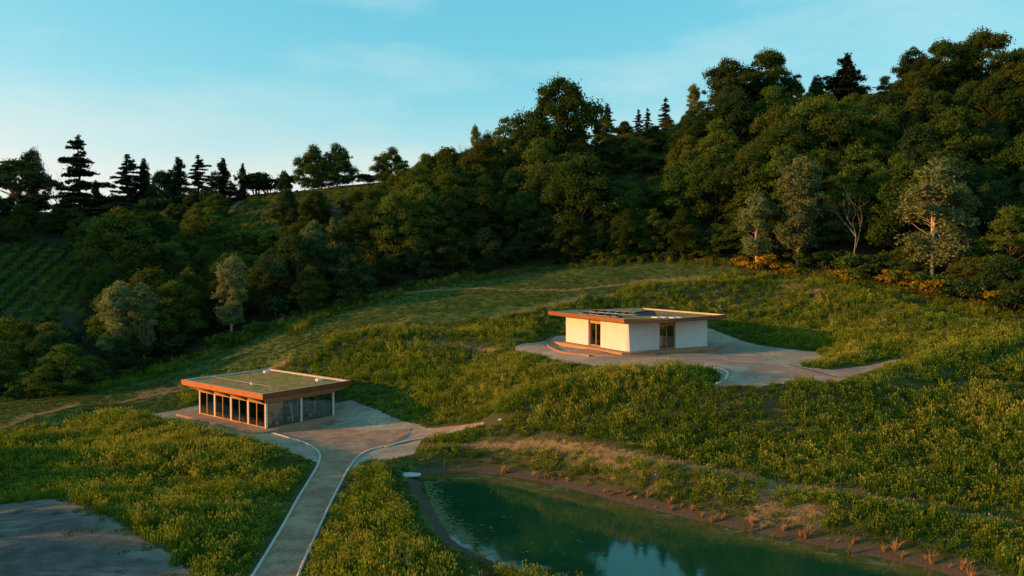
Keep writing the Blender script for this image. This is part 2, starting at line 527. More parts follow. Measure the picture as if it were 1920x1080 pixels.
att['wood'] = (1 - smooth(-3, 2, sdist(XY, FOREST))).astype(np.float32)
clear = inside(XY, VINE) | inside(XY, LFIELD) | inside(XY, OPEN)
att['wood'][clear] = .2
att['mown'][clear] = 0

t = NT('meadow_soil')
n1, n2, n3 = t.noise(.35, 5), t.noise(2.6, 6, .7), t.noise(9, 4, .7)
green = t.mix(n2, t.ramp(n1, (.35, (.028, .045, .012)), (.65, (.055, .07, .018))), (.09, .075, .03))
lawn = t.ramp(t.noise(1.3, 6, .7), (.3, (.045, .075, .018)), (.55, (.075, .110, .024)), (.75, (.095, .125, .03)))
dry = t.ramp(t.noise(2.2, 6, .8), (.32, (.07, .07, .025)), (.5, (.21, .14, .06)), (.72, (.36, .24, .12)))
grav = t.ramp(n2, (.28, (.22, .165, .105)), (.5, (.35, .275, .19)), (.72, (.45, .37, .27)))
grav = t.mix(t.ramp(t.noise(.22, 4), (.45, (0, 0, 0)), (.6, (.55, .55, .55))), grav, (.16, .15, .12))
yd = t.mix(t.ramp(t.noise(.8, 6, .7), (.4, (0, 0, 0)), (.65, (.6, .6, .6))), t.ramp(t.noise(4, 5, .75), (.3, (.06, .058, .055)), (.7, (.105, .10, .092))), (.15, .135, .115))
strk = t.n('ShaderNodeTexNoise', {'Vector': t.n('ShaderNodeMapping', {'Vector': t.pos(), 'Rotation': (0, 0, R(24)), 'Scale': (.10, .95, 1)}).outputs[0], 'Scale': 1.3, 'Detail': 6, 'Roughness': .7}).outputs['Fac']
yd = t.mix(t.ramp(strk, (.52, (0, 0, 0)), (.66, (.7, .7, .7))), yd, (.23, .20, .165))
yd = t.mix(t.ramp(t.noise(.35, 5, .7), (.52, (0, 0, 0)), (.62, (.55, .55, .55))), yd, (.045, .05, .03))
grav = t.mix(t.attr('yard'), grav, yd)
mud = t.ramp(n3, (.3, (.05, .037, .026)), (.7, (.115, .082, .055)))
litter = t.ramp(n2, (.3, (.018, .02, .008)), (.7, (.05, .042, .02)))
def edge(a, amt=.75):
    v = t.math('ADD', t.attr(a), t.math('MULTIPLY', t.math('SUBTRACT', n2, .5), amt))
    return t.ramp(v, (.42, (0, 0, 0)), (.58, (1, 1, 1)))
c = t.mix(edge('mown'), green, lawn)
c = t.mix(edge('wood', .4), c, litter)
c = t.mix(edge('dry', 1.2), c, dry)
c = t.mix(edge('gravel', .6), c, grav)
c = t.mix(edge('mud', .35), c, mud)
soil = t.pbr(c, .95, t.bump(t.math('ADD', n2, t.math('MULTIPLY', n3, .4)), .7, .12), spec=.1)
me = np_mesh('ground', np.c_[XY, Z], F, [soil], None, True)
for k, v in att.items():
    a = me.attributes.new(k, 'FLOAT', 'POINT'); a.data.foreach_set('value', v)
tag(new_obj('ground', me), kind='structure')

# ---------------------------------------------------------------- paved sheets, kerbs, drain
def sheet(name, poly, dz, mat, step=.7):
    lo, hi = poly.min(0), poly.max(0)
    g = np.stack(np.meshgrid(np.arange(lo[0], hi[0], step), np.arange(lo[1], hi[1], step)), -1).reshape(-1, 2)
    g = g[sdist(g, poly) < -.3]
    vs = [Vector(p) for p in poly] + [Vector(p) for p in g]
    n = len(poly)
    r = delaunay_2d_cdt(vs, [], [list(range(n))], 1, 1e-4)
    V = np.array([(v.x, v.y) for v in r[0]])
    return new_obj(name, np_mesh(name, np.c_[V, height(V) + dz], np.array([f for f in r[2] if len(f) == 3]), [mat], None, True))
def ribbon(name, line, wd, h, mat, dz=-.05, parent=None):
    p = catmull(line, 6)
    tn = np.gradient(p, axis=0); tn /= np.hypot(*tn.T)[:, None]
    nn = np.c_[-tn[:, 1], tn[:, 0]] * wd / 2
    a, b = p + nn, p - nn
    za = height(p)
    V = np.vstack([np.c_[a, za + dz], np.c_[a, za + h], np.c_[b, za + h], np.c_[b, za + dz]])
    m = len(p); F = []
    for i in range(m - 1):
        for k in range(4):
            F.append((k * m + i, k * m + i + 1, ((k + 1) % 4) * m + i + 1, ((k + 1) % 4) * m + i))
    F += [(0, m, 2 * m, 3 * m), (m - 1, 4 * m - 1, 3 * m - 1, 2 * m - 1)]
    return new_obj(name, np_mesh(name, V, np.array(F), [mat]), parent)

t = NT('concrete_pavers')
br = t.n('ShaderNodeTexBrick', {'Vector': t.n('ShaderNodeMapping', {'Vector': t.pos(), 'Rotation': (0, 0, R(8))}).outputs[0], 'Scale': 1.0, 'Mortar Size': .018,
     'Color1': (.34, .18, .105, 1), 'Color2': (.27, .15, .09, 1), 'Mortar': (.07, .06, .05, 1), 'Brick Width': .5, 'Row Height': .25})
n1, n2 = t.noise(.5, 5, .65), t.noise(5, 5, .7)
c = t.mix(t.ramp(n1, (.42, (0, 0, 0)), (.62, (.75, .75, .75))), br.outputs['Color'], (.42, .27, .17))
c = t.mix(t.ramp(n2, (.5, (0, 0, 0)), (.75, (.5, .5, .5))), c, (.12, .095, .08))
M_PAVE = t.pbr(c, .9, t.bump(br.outputs['Fac'], -.5, .02), spec=.15)
t = NT('red_pavers')
n1, n2 = t.noise(.35, 3, .5), t.noise(5, 5, .7)
c = t.ramp(n1, (.40, (.33, .27, .20)), (.47, (.31, .19, .13)), (.56, (.29, .175, .12)), (.62, (.33, .26, .19)))
M_RED = t.pbr(t.mix(t.ramp(n2, (.5, (0, 0, 0)), (.75, (.4, .4, .4))), c, (.18, .14, .11)), .9, t.bump(n2, .4), spec=.15)
M_KERB = solid('kerb_concrete', (.56, .48, .40), (.40, .34, .28), 4, .85, .3, local=False)
M_STEEL = solid('dark_steel', (.05, .045, .045), None, 8, .5, .1, .6)

tag(sheet('driveway', DRIVE, .012, M_PAVE), kind='structure')
tag(sheet('lane', LANE, .008, M_RED), kind='structure')
tag(sheet('forecourt', PAVE2, .012, M_RED), kind='structure')
tag(ribbon('kerb', DRIVE_L, .18, .09, M_KERB), 'pale kerb bordering the driveway on its left, curving to the glazed pavilion', 'kerb', 'driveway kerbs')
tag(ribbon('kerb', np.vstack([DRIVE_R[:1], DRIVE_R]), .16, .09, M_KERB), 'pale kerb bordering the driveway on its right, on the pond side', 'kerb', 'driveway kerbs')
tag(ribbon('kerb', gpoly([(1330,690),(1352,693),(1364,700),(1362,708),(1345,720)]), .22, .14, M_KERB), 'short curved pale kerb at the forecourt of the white pavilion', 'kerb')
tag(ribbon('kerb', gpoly([(722,839),(760,828),(800,821)]), .2, .1, M_KERB), 'short pale kerb between the side lane and the gravel by the pond', 'kerb')
tag(ribbon('drain_channel', DRAIN, .28, .02, M_STEEL), 'dark steel drain channel across the mouth of the side lane', 'drain')
tag(ribbon('drain_channel', gpoly([(1480,684),(1530,697),(1590,709)]), .25, .02, M_STEEL), 'dark drain line across the forecourt of the white pavilion', 'drain')

# ---------------------------------------------------------------- pond
t = NT('pond_water')
deep = t.ramp(t.noise(.16, 3, .5), (.35, (.003, .042, .018)), (.65, (.006, .050, .017)))
shal = t.ramp(t.noise(.9, 4, .6), (.35, (.045, .060, .016)), (.65, (.085, .080, .024)))
col = t.mix(t.ramp(t.math('ADD', t.attr('shallow'), t.math('MULTIPLY', t.math('SUBTRACT', t.noise(.5, 4, .6), .5), .5)), (.25, (0, 0, 0)), (.8, (1, 1, 1))), deep, shal)
wv = t.math('ADD', t.noise(2.4, 3, .55), t.math('MULTIPLY', t.noise(.5, 2, .5), .6))
M_WATER = t.pbr(col, .045, t.bump(wv, .05, .03), spec=.5)
wpoly = POND + (POND - POND.mean(0)) / np.linalg.norm(POND - POND.mean(0), axis=1)[:, None] * .8
wo = sheet('pond_water', wpoly, 0, M_WATER, 1.0)
wn = len(wo.data.vertices)
co = np.empty(wn * 3, np.float32); wo.data.vertices.foreach_get('co', co); co = co.reshape(-1, 3); co[:, 2] = WATER
wo.data.vertices.foreach_set('co', co.ravel())
FARB = np.array([on_plane(a, b, WATER) for a, b in POND_PX[1:13]])
sh = np.maximum(1 - smooth(.0, 4.2, seg_dist(co[:, :2].astype(float), FARB, False)), .8 * (1 - smooth(0, 1.2, seg_dist(co[:, :2].astype(float), POND))))
a = wo.data.attributes.new('shallow', 'FLOAT', 'POINT'); a.data.foreach_set('value', sh.astype(np.float32))
tag(wo, kind='structure')

# ---------------------------------------------------------------- pavilions
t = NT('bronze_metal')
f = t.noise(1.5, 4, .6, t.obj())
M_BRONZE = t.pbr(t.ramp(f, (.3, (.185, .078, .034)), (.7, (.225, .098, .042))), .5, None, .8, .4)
M_WOOD = solid('larch_wood', (.50, .27, .12), (.38, .19, .08), 6, .6, .15)
M_FLASH = solid('zinc_flashing', (.46, .42, .38), (.36, .33, .30), 2, .5, .0, .1)
M_COLUMN = solid('pale_steel', (.60, .57, .55), (.5, .48, .46), 3, .5)
t = NT('white_plaster')
ob = t.obj()
sep = t.n('ShaderNodeSeparateXYZ', {'Vector': ob})
wv = t.n('ShaderNodeTexNoise', {'Vector': t.n('ShaderNodeMapping', {'Vector': ob, 'Scale': (2.2, 2.2, .12)}).outputs[0], 'Scale': 1.0, 'Detail': 5}).outputs['Fac']
f2 = t.noise(1.2, 5, .6, ob)
c = t.mix(t.ramp(wv, (.4, (0, 0, 0)), (.75, (.35, .35, .35))), t.ramp(f2, (.3, (.57, .57, .57)), (.7, (.64, .64, .65))), (.54, .51, .47))
M_PLASTER = t.pbr(c, .85, t.bump(f2, .15), spec=.2)
M_DECK = solid('terracotta_deck', (.40, .23, .13), (.30, .17, .095), 2.5, .8, .2)
M_SOIL = solid('planting_soil', (.26, .23, .17), (.16, .15, .10), 3, .95, .5)
M_FLOOR = solid('screed_floor', (.22, .20, .17), (.16, .14, .12), 1.5, .8)
t = NT('sedum')
n1, n2 = t.noise(.62, 5, .55, t.obj()), t.noise(4, 5, .7, t.obj())
c = t.ramp(n1, (.38, (.36, .17, .10)), (.46, (.38, .23, .09)), (.51, (.16, .19, .03)), (.57, (.21, .20, .04)), (.64, (.38, .20, .11)))
c = t.mix(t.ramp(n2, (.52, (0, 0, 0)), (.7, (.4, .4, .4))), c, (.05, .06, .018))
M_SEDUM = t.pbr(c, .95, t.bump(n2, .8, .1), spec=.05)
t = NT('window_glass')
fr = t.n('ShaderNodeFresnel', {'IOR': 1.52})
gl = t.n('ShaderNodeBsdfGlossy', {'Color': (.95, .97, 1, 1), 'Roughness': .02})
tp = t.n('ShaderNodeBsdfTransparent', {'Color': (.93, .96, .95, 1)})
k = t.math('ADD', t.math('MULTIPLY', fr.outputs[0], 1.2), .06)
M_GLASS = t.out(t.n('ShaderNodeMixShader', {0: k, 1: tp.outputs[0], 2: gl.outputs[0]}).outputs[0])
M_PV = NT('solar_cells'); M_PV = M_PV.pbr((.012, .015, .03), .15, spec=.5)
M_WHITE = solid('white_paint', (.75, .73, .70), (.62, .60, .58), 5, .6)
M_SACK = solid('paper_sack', (.42, .38, .32), (.30, .27, .23), 7, .85, .3)
M_RED = M_RED
M_REDP = solid('red_plastic', (.55, .06, .035), (.42, .04, .03), 5, .45)
M_TAN = solid('plywood', (.50, .34, .18), (.40, .26, .13), 5, .7)

def to_local(P, px, py, z):
    """spot on a pavilion seen at a pixel, at height z above its ground"""
    p = on_plane(px, py, P['z'] + z)
    dx, dy = p[0] - P['x'], p[1] - P['y']
    r = (math.sin(P['a']), math.cos(P['a'])); l = (-math.cos(P['a']), math.sin(P['a']))
    return dx * r[0] + dy * r[1], dx * l[0] + dy * l[1]
def along(P, px, axis_, z=1.0):
    """distance along a wall from the front corner at which column px is seen"""
    best = None
    for u in np.arange(-2, 18, .02):
        w_ = loc2w(P, u, 0) if axis_ == 'X' else loc2w(P, 0, u)
        e = abs(960 + FPX * w_[0] / (w_[1] * cP - (P['z'] + z - CAMZ) * sP) - px)
        if best is None or e < best[0]:
            best = (e, u)
    return best[1]
def window(parent, face, u0, u1, z0, z1, npane, P, m, depth=.09, fw=.07, off=.1):
    """a frame with panes; face is one of X0, X1 (walls along Y) or Y0, Y1 (walls along X)"""
    def bx(mb, a0, a1, c0, c1, h0, h1):
        if face[0] == 'X':
            o = off if face == 'X0' else P['D'] - off
            mb.box(o + c0, o + c1, a0, a1, h0, h1)
        else:
            o = off if face == 'Y0' else P['W'] - off
            mb.box(a0, a1, o + c0, o + c1, h0, h1)
    mb = MB(); d = depth / 2
    bx(mb, u0, u0 + fw, -d, d, z0, z1); bx(mb, u1 - fw, u1, -d, d, z0, z1)
    bx(mb, u0 + fw, u1 - fw, -d, d, z0, z0 + fw); bx(mb, u0 + fw, u1 - fw, -d, d, z1 - fw, z1)
    st = (u1 - u0) / npane
    for k in range(1, npane):
        bx(mb, u0 + k * st - fw / 2, u0 + k * st + fw / 2, -d, d, z0 + fw, z1 - fw)
    win = mb.build('window', m, parent)
    for k in range(npane):
        a = u0 + k * st + (fw if k == 0 else fw / 2); b = u0 + (k + 1) * st - (fw if k == npane - 1 else fw / 2)
        g = MB(); bx(g, a, b, -.012, .012, z0 + fw, z1 - fw)
        g.build('pane', M_GLASS, win)
    return win
def bumpy_grid(poly, z, amp, step=.4):
    poly = np.asarray(poly, float); lo, hi = poly.min(0), poly.max(0)
    g = np.stack(np.meshgrid(np.arange(lo[0], hi[0], step), np.arange(lo[1], hi[1], step)), -1).reshape(-1, 2)
    g = g[sdist(g, poly) < -.1]
    r = delaunay_2d_cdt([Vector(p) for p in poly] + [Vector(p) for p in g], [], [list(range(len(poly)))], 1, 1e-4)
    V = np.array([(v.x, v.y) for v in r[0]])
    zz = z + RNG.uniform(0, amp, len(V))
    return np.c_[V, zz], np.array([f for f in r[2] if len(f) == 3])
def offset_poly(poly, d):
    n = len(poly); out_ = []
    A = sum(poly[i][0] * poly[(i + 1) % n][1] - poly[(i + 1) % n][0] * poly[i][1] for i in range(n))
    sg = 1 if A > 0 else -1
    for i in range(n):
        p0, p1, p2 = (Vector(poly[j % n]) for j in (i - 1, i, i + 1))
        e1, e2 = (p1 - p0).normalized(), (p2 - p1).normalized()
        n1, n2 = Vector((-e1.y, e1.x)) * sg, Vector((-e2.y, e2.x)) * sg
        b = (n1 + n2); b = b / b.dot(n1)
        out_.append(tuple(p1 + b * d))
    return out_
def roof_parts(root, poly, zt, fh, soffit_z):
    n = len(poly); inn = offset_poly(poly, .06); par = offset_poly(poly, .34); slab = offset_poly(poly, .07)
    roof = MB().prism(slab, soffit_z, zt - .26).build('roof', M_BRONZE, root)
    for i in range(n):
        j = (i + 1) % n
        MB().prism([poly[i], poly[j], inn[j], inn[i]], zt - fh, zt).build('fascia', M_BRONZE, roof)
        a, b = offset_poly(poly, .063), par
        MB().prism([a[i], a[j], b[j], b[i]], zt - .255, zt - .012).build('parapet', M_FLASH, roof)
    V, F_ = bumpy_grid(offset_poly(poly, .36), zt - .2, .06)
    new_obj('green_roof', np_mesh('green_roof', V, F_, [M_SEDUM], None, False), roof)
    return roof

# --- glazed pavilion
P = P1
p1 = tag(new_obj('glass_pavilion', None, None, (P['x'], P['y'], P['z']), math.pi / 2 - P['a']),
         'flat roofed glazed pavilion with bronze fascia and planted roof beside the driveway', 'pavilion')
RP = [(-1.1, -1.09), (10.56, -1.09), (10.56, 15.04), (-1.1, 15.04)]
roof = roof_parts(p1, RP, 3.94, .53, 3.32)
FZ = .01
pl = MB().prism([(-1.75, -.55), (-1.15, -1.15), (10.9, -1.15), (10.9, 14.2), (-1.75, 15.2)], -.5, FZ).build('plinth', M_DECK, p1)
MB().box(.05, 8.95, .05, 13.15, FZ, FZ + .02).build('floor', M_FLOOR, p1)
bay = 3.3
WT = 2.64
for k in range(5):
    for xx in ((0, .24), (P['D'] - .24, P['D'])):
        y = min(max(k * bay - .09, 0), P['W'] - .18)
        MB().box(*xx, y, y + .18, FZ + .001, 3.31).build('column', M_COLUMN, p1, bevel=.015)
for yy in ((.0, .24), (P['W'] - .24, P['W'])):
    MB().box(4.38, 4.62, *yy, FZ + .001, 3.31).build('column', M_COLUMN, p1, bevel=.015)
for k in range(4):
    a, b = k * bay + (.19 if k == 0 else .1), (k + 1) * bay - (.19 if k == 3 else .1)
    for face in ('X0', 'X1'):
        window(p1, face, a, b, FZ + .025, WT, 2, P, M_WOOD, .09, .09, .05)
for a, b in ((.26, 4.37), (4.63, P['D'] - .26)):
    for face in ('Y0', 'Y1'):
        window(p1, face, a, b, FZ + .025, WT, 2, P, M_BRONZE)
# folded eaves on the sunny side: a leaning timber triangle and a fold in each bay, its shade painted as dark bronze
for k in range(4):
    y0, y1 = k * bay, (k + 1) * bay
    B_, A_ = (-.42, y1 - .01, 3.33), (-1.03, y0, 3.36)
    D_, C_ = (-.06, y1 - .01, WT + .01), (-.14, y0 + .02, WT + .01)
    MB().add([B_, D_, C_, (.05, y1 - .01, WT + .02), (.05, y0 + .02, WT + .02), (-.3, y1 - .01, 3.42)], [(0, 1, 2), (3, 5, 4), (0, 5, 3, 1), (1, 3, 4, 2), (2, 4, 5, 0)]).build('lintel', M_WOOD, p1)
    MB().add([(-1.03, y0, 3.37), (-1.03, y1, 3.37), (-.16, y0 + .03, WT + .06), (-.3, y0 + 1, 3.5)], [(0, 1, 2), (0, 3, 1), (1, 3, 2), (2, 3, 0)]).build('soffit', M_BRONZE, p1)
# sloping soffits on the other sides
def sof(a, b, c, d):
    MB().add([a, b, c, d, (a[0], a[1], 3.5), (b[0], b[1], 3.5), (c[0], c[1], 3.5), (d[0], d[1], 3.5)],
             [(0, 1, 2, 3), (7, 6, 5, 4), (0, 4, 5, 1), (1, 5, 6, 2), (2, 6, 7, 3), (3, 7, 4, 0)]).build('soffit', M_WOOD, p1)
sof((-1.0, -1.0, 3.375), (10.45, -1.0, 3.375), (9.0, 0.0, WT + .01), (0.0, 0.0, WT + .01))
sof((10.45, -.98, 3.375), (10.45, 14.9, 3.375), (9.01, 13.2, WT + .01), (9.01, 0.0, WT + .01))
sof((10.42, 14.92, 3.375), (-1.0, 14.92, 3.375), (0.0, 13.21, WT + .01), (9.0, 13.21, WT + .01))
for px, py, sx, sy, sz in ((499, 699, .6, .4, .3), (598, 714, .7, .45, .3), (471, 722, .12, .2, .35)):
    X, Y = to_local(P, px, py, 3.74)
    MB().box(X - sx / 2, X + sx / 2, Y - sy / 2, Y + sy / 2, 3.7, 3.72 + sz).build('roof_vent', M_WHITE, roof, bevel=.02)
pp = [to_local(P, a, b, 3.74) for a, b in ((398, 711), (474, 725), (507, 730))]
mb = MB()
for X, Y in pp:
    mb.tube([(X, Y, 3.7), (X, Y, 4.1)], .02, 5)
mb.tube([(X, Y, 4.08) for X, Y in pp], .012, 4)
mb.build('safety_line', M_WHITE, roof)

# things stored inside the glazed pavilion
rz1 = math.pi / 2 - P1['a']
def inside1(X, Y, z=FZ + .02):
    x, y = loc2w(P1, X, Y)
    return (x, y, P1['z'] + z)
def sack_mesh():
    mb = MB(); n = 10
    V, F_ = [], []
    for i in range(n + 1):
        u = i / n * 2 - 1; hw = .24 * (1 - abs(u) ** 6 * .35); hh = .10 * (1 - abs(u) ** 4 * .8) + .012
        V += [(u * .38, hw * math.cos(a) , .11 + hh * math.sin(a) * (1.1 if math.sin(a) > 0 else .95)) for a in np.linspace(0, math.tau, 10, endpoint=False)]
    for i in range(n):
        F_ += [(i * 10 + k, i * 10 + (k + 1) % 10, (i + 1) * 10 + (k + 1) % 10, (i + 1) * 10 + k) for k in range(10)]
    F_ += [tuple(range(10))[::-1], tuple(n * 10 + k for k in range(10))]
    return mb.add(V, F_).mesh('sack', M_SACK, True)
SM = sack_mesh()
WHERE = {0: 'at the front corner behind glass', 1: 'in the middle behind the glass', 2: 'beside the red crate behind glass'}
ORD = ['bottom', 'second from the bottom', 'third from the bottom', 'fourth from the bottom', 'top']
for s_, (X, Y) in enumerate(((1.1, 1.5), (3.1, 2.3), (5.6, 2.6))):
    pm = MB()
    for k in range(5):
        pm.box(-.5, .5, -.5 + k * .22, -.38 + k * .22, .1, .13)
    for k in (-.45, 0, .45):
        pm.box(k - .05, k + .05, -.5, .5, 0, .099)
    po = pm.build('pallet', M_TAN, None, inside1(X, Y), rz1)
    tag(po, 'wooden pallet under the sack pile ' + WHERE[s_], 'pallet', 'pallets of sacks')
    for k in range(5):
        so = new_obj('cement_sack', SM, None, inside1(X + .06 * random.uniform(-1, 1), Y + .12 * random.uniform(-1, 1), FZ + .15 + k * .2), rz1 + (k % 2) * math.pi / 2 + random.uniform(-.15, .15))
        so.scale = (1.25, 1.7, 1)
        tag(so, f'grey sack, {ORD[k]} of the pile {WHERE[s_]}', 'sack', 'sacks stored in the glazed pavilion')
def box_thing(name, m, sx, sy, sz, X, Y, label, cat, rx=0, rz=0, bevel=.02):
    o = MB().box(-sx / 2, sx / 2, -sy / 2, sy / 2, 0, sz).build(name, m, None, inside1(X, Y), rz1 + rz, bevel)
    o.rotation_euler.x = rx
    return tag(o, label, cat)
box_thing('leaning_plank', M_WHITE, .16, .05, 2.1, 3.9, .75, 'white plank leaning inside the glazed front of the pavilion', 'plank', -.2)
box_thing('leaning_board', M_TAN, .7, .03, 1.5, 1.6, 2.9, 'tan plywood board propped upright behind the sacks', 'board', -.12, .2)
cr = new_obj('red_crate', None, None, inside1(5.0, 1.2), rz1 + .2)
tag(cr, 'small red plastic crate on the pavilion floor behind the glass', 'crate')
MB().box(-.3, .3, -.2, .2, 0, .03).build('base', M_REDP, cr)
for a in ((-.3, .3, -.2, -.18), (-.3, .3, .18, .2), (-.3, -.28, -.179, .179), (.28, .3, -.179, .179)):
    MB().box(*a, .031, .32).build('side', M_REDP, cr)
for k, (X, Y, nm) in enumerate(((4.2, 1.9, 'white bucket between the sack piles in the glazed pavilion'), (6.6, 1.3, 'white bucket right of the red crate in the glazed pavilion'), (1.9, .8, 'white bucket near the front corner of the glazed pavilion'))):
    bo = new_obj('bucket', None, None, inside1(X, Y), rz1)
    tag(bo, nm, 'bucket', 'buckets in the pavilion')
    MB().tube([(0, 0, 0), (0, 0, .34)], [.13, .16], 14).build('pail', M_WHITE, bo)
    MB().tube([(-.16, 0, .33), (-.13, 0, .40), (0, 0, .46), (.13, 0, .40), (.16, 0, .33)], .008, 5).build('handle', M_STEEL, bo)
tb = new_obj('work_table', None, None, inside1(7.2, 4.2), rz1)
tag(tb, 'plywood work table at the far end of the glazed pavilion', 'table')
MB().box(-.9, .9, -.4, .4, .78, .82).build('table_top', M_TAN, tb)
for a in (-.8, .8):
    for b in (-.33, .33):
        MB().box(a - .04, a + .04, b - .04, b + .04, 0, .779).build('leg', M_TAN, tb)

# --- white pavilion
P = P2
p2 = tag(new_obj('white_pavilion', None, None, (P['x'], P['y'], P['z']), math.pi / 2 - P['a']),
         'white plastered flat roofed pavilion with solar panels standing higher up the meadow', 'pavilion')
RP2 = [(-1.9, -1.64), (2.41, -4.04), (14.1, -1.64), (14.1, 14.61), (-1.9, 14.61)]
roof2 = roof_parts(p2, RP2, 4.04, .47, 3.60)
dl0, dl1 = along(P, 1126, 'Y'), along(P, 1103, 'Y')
dr0, dr1 = along(P, 1236.5, 'X'), along(P, 1267.5, 'X')
WZ, TH, BZ = 3.61, .45, .04
def wallmesh(quad, thick, name='wall'):
    # quad: outline of the outer face bottom a, b and top c, d; thick: inward vector
    V = [Vector(q) for q in quad] + [Vector(q) + Vector(thick) for q in quad]
    return MB().add(V, [(0, 1, 2, 3), (7, 6, 5, 4), (0, 4, 5, 1), (1, 5, 6, 2), (2, 6, 7, 3), (3, 7, 4, 0)]).build(name, M_PLASTER, p2)
wallmesh([(0, dl0, BZ), (0, .38, BZ), (0, .02, WZ), (0, dl0, WZ)], (TH, 0, 0))
wallmesh([(0, P['W'], BZ), (0, dl1, BZ), (0, dl1, WZ), (0, P['W'], WZ)], (TH, 0, 0))
wallmesh([(.22, 0, BZ), (dr0, 0, BZ), (dr0, 0, WZ), (.02, 0, WZ)], (0, TH, 0))
wallmesh([(dr1, 0, BZ), (P['D'], 0, BZ), (P['D'], 0, WZ), (dr1, 0, WZ)], (0, TH, 0))
MB().add([(0, .38, BZ), (.22, 0, BZ), (.021, 0, WZ), (0, .021, WZ), (.3, .3, BZ), (.3, .3, WZ)], [(0, 1, 2, 3), (0, 3, 5, 4), (1, 4, 5, 2), (2, 5, 3), (0, 4, 1)]).build('wall_corner', M_PLASTER, p2)
wallmesh([(P['D'], .46, BZ), (P['D'], P['W'], BZ), (P['D'], P['W'], WZ), (P['D'], .46, WZ)], (-TH, 0, 0))
wallmesh([(P['D'] - .46, P['W'], BZ), (.46, P['W'], BZ), (.46, P['W'], WZ), (P['D'] - .46, P['W'], WZ)], (0, -TH, 0))
MB().box(.05, P['D'] - .05, .46, P['W'] - .46, BZ, BZ + .02).build('floor', M_FLOOR, p2)
window(p2, 'X0', dl0 + .003, dl1 - .003, BZ + .03, 2.95, 2, P, M_WOOD, .1, .09, .3)
window(p2, 'Y0', dr0 + .003, dr1 - .003, BZ + .03, 2.95, 2, P, M_WOOD, .1, .09, .28)
MB().box(.2, .4, dl0 + .003, dl1 - .003, 2.953, WZ).build('lintel', M_WOOD, p2)
MB().box(dr0 + .003, dr1 - .003, .2, .4, 2.953, WZ).build('lintel', M_BRONZE, p2)
MB().prism([(-1.35, -.5), (-.4, -1.0), (P['D'] + .6, -.8), (P['D'] + .6, P['W'] + .6), (-1.35, P['W'] + 1.2)], -1.2, BZ).build('plinth', M_DECK, p2)
stp = [to_local(P, a, b, -.12) for a, b in ((1066, 660), (1110, 652), (1135, 660), (1104, 666))]
MB().prism(stp, -1.0, -.12).build('step', M_DECK, p2)
# curved edging boards round the beds beside the plinth
M_CORTEN = solid('rusty_edging', (.36, .17, .085), (.26, .12, .06), 6, .8, .2, local=False)
for line, lb in ((gpoly([(1034,634),(1027,641),(1028,650),(1042,658),(1068,664),(1110,667),(1165,669),(1235,668)]), 'long curved rusty edging board around the sunny corner of the white pavilion'),
             (gpoly([(1290,657),(1316,660),(1345,658),(1362,650)]), 'short curved edging board at the right end of the white pavilion')):
    tag(ribbon('edging_board', line, .12, .22, M_CORTEN, -.3), lb, 'edging', kind='thing')
# --- solar panels and loose slabs on the white pavilion's roof
RZ2 = math.pi / 2 - P2['a']
fm = MB()
for a in ((-.5, .5, -.85, -.81), (-.5, .5, .81, .85), (-.5, -.46, -.809, .809), (.46, .5, -.809, .809)):
    fm.box(*a, -.02, .03)
lm = MB().add([(-.46, -.7, -.12), (.46, -.7, -.32), (.46, .7, -.32), (-.46, .7, -.12), (-.46, -.7, -.021), (.46, -.7, -.021), (.46, .7, -.021), (-.46, .7, -.021)],
              [(0, 3, 2, 1), (4, 5, 6, 7), (0, 1, 5, 4), (1, 2, 6, 5), (2, 3, 7, 6), (3, 0, 4, 7)])
FMESH, PMESH, LMESH = fm.mesh('frame', M_FLASH), MB().box(-.459, .459, -.808, .808, -.01, .02).mesh('cells', M_PV), lm.mesh('stand', M_STEEL)
def roof_spot(px, py):
    X, Y = to_local(P2, px, py, 3.95)
    x, y = loc2w(P2, X, Y)
    return x, y
names = ['first', 'second', 'third', 'fourth', 'fifth', 'sixth']
rows = [('front', [(1099, 589), (1113, 590), (1127, 591.2), (1141, 592.4), (1155, 593.4)]), ('rear', [(1118, 585), (1132, 586), (1146, 587), (1160, 588), (1174, 589), (1188, 590)])]
for rn, spots in rows:
    for k, (px, py) in enumerate(spots):
        x, y = roof_spot(px, py)
        o = new_obj('solar_panel', None, None, (x, y, P2['z'] + 4.08), RZ2)
        o.rotation_euler = (0, R(-13 + random.uniform(-3, 3)), RZ2 + random.uniform(-.08, .08))
        tag(o, f'dark solar panel, {names[k]} from the left, {rn} row on the white pavilion roof', 'solar panel', 'solar panels on the white pavilion')
        new_obj('frame', FMESH, o); new_obj('cells', PMESH, o); new_obj('stand', LMESH, o)
for k, (px, py) in enumerate(((1228, 595.5), (1243, 595.5), (1259, 596), (1272, 596))):
    x, y = roof_spot(px, py)
    o = MB().box(-.2, .2, -.5, .5, 0, .08).build('roof_slab', M_WHITE, None, (x, y, P2['z'] + 3.95), RZ2 + random.uniform(-.1, .1), .015)
    o.rotation_euler.y = R(-8)
    tag(o, f'pale slab lying on the white pavilion roof, {names[k]} from the solar panels', 'slab', 'loose slabs on the roof')
x, y = roof_spot(1205, 590)
o = MB().add([(-1.5, -1, 0), (1.5, -1, 0), (1.5, 1, 0), (-1.5, 1, 0), (-1.2, -.8, .3), (1.2, -.8, .55), (1.2, .8, .55), (-1.2, .8, .3)],
             [(0, 3, 2, 1), (4, 5, 6, 7), (0, 1, 5, 4), (1, 2, 6, 5), (2, 3, 7, 6), (3, 0, 4, 7)]).build('roof_skylight', M_PV, None, (x, y, P2['z'] + 3.86), RZ2, .02)
tag(o, 'low dark skylight hump in the middle of the white pavilion roof', 'skylight')

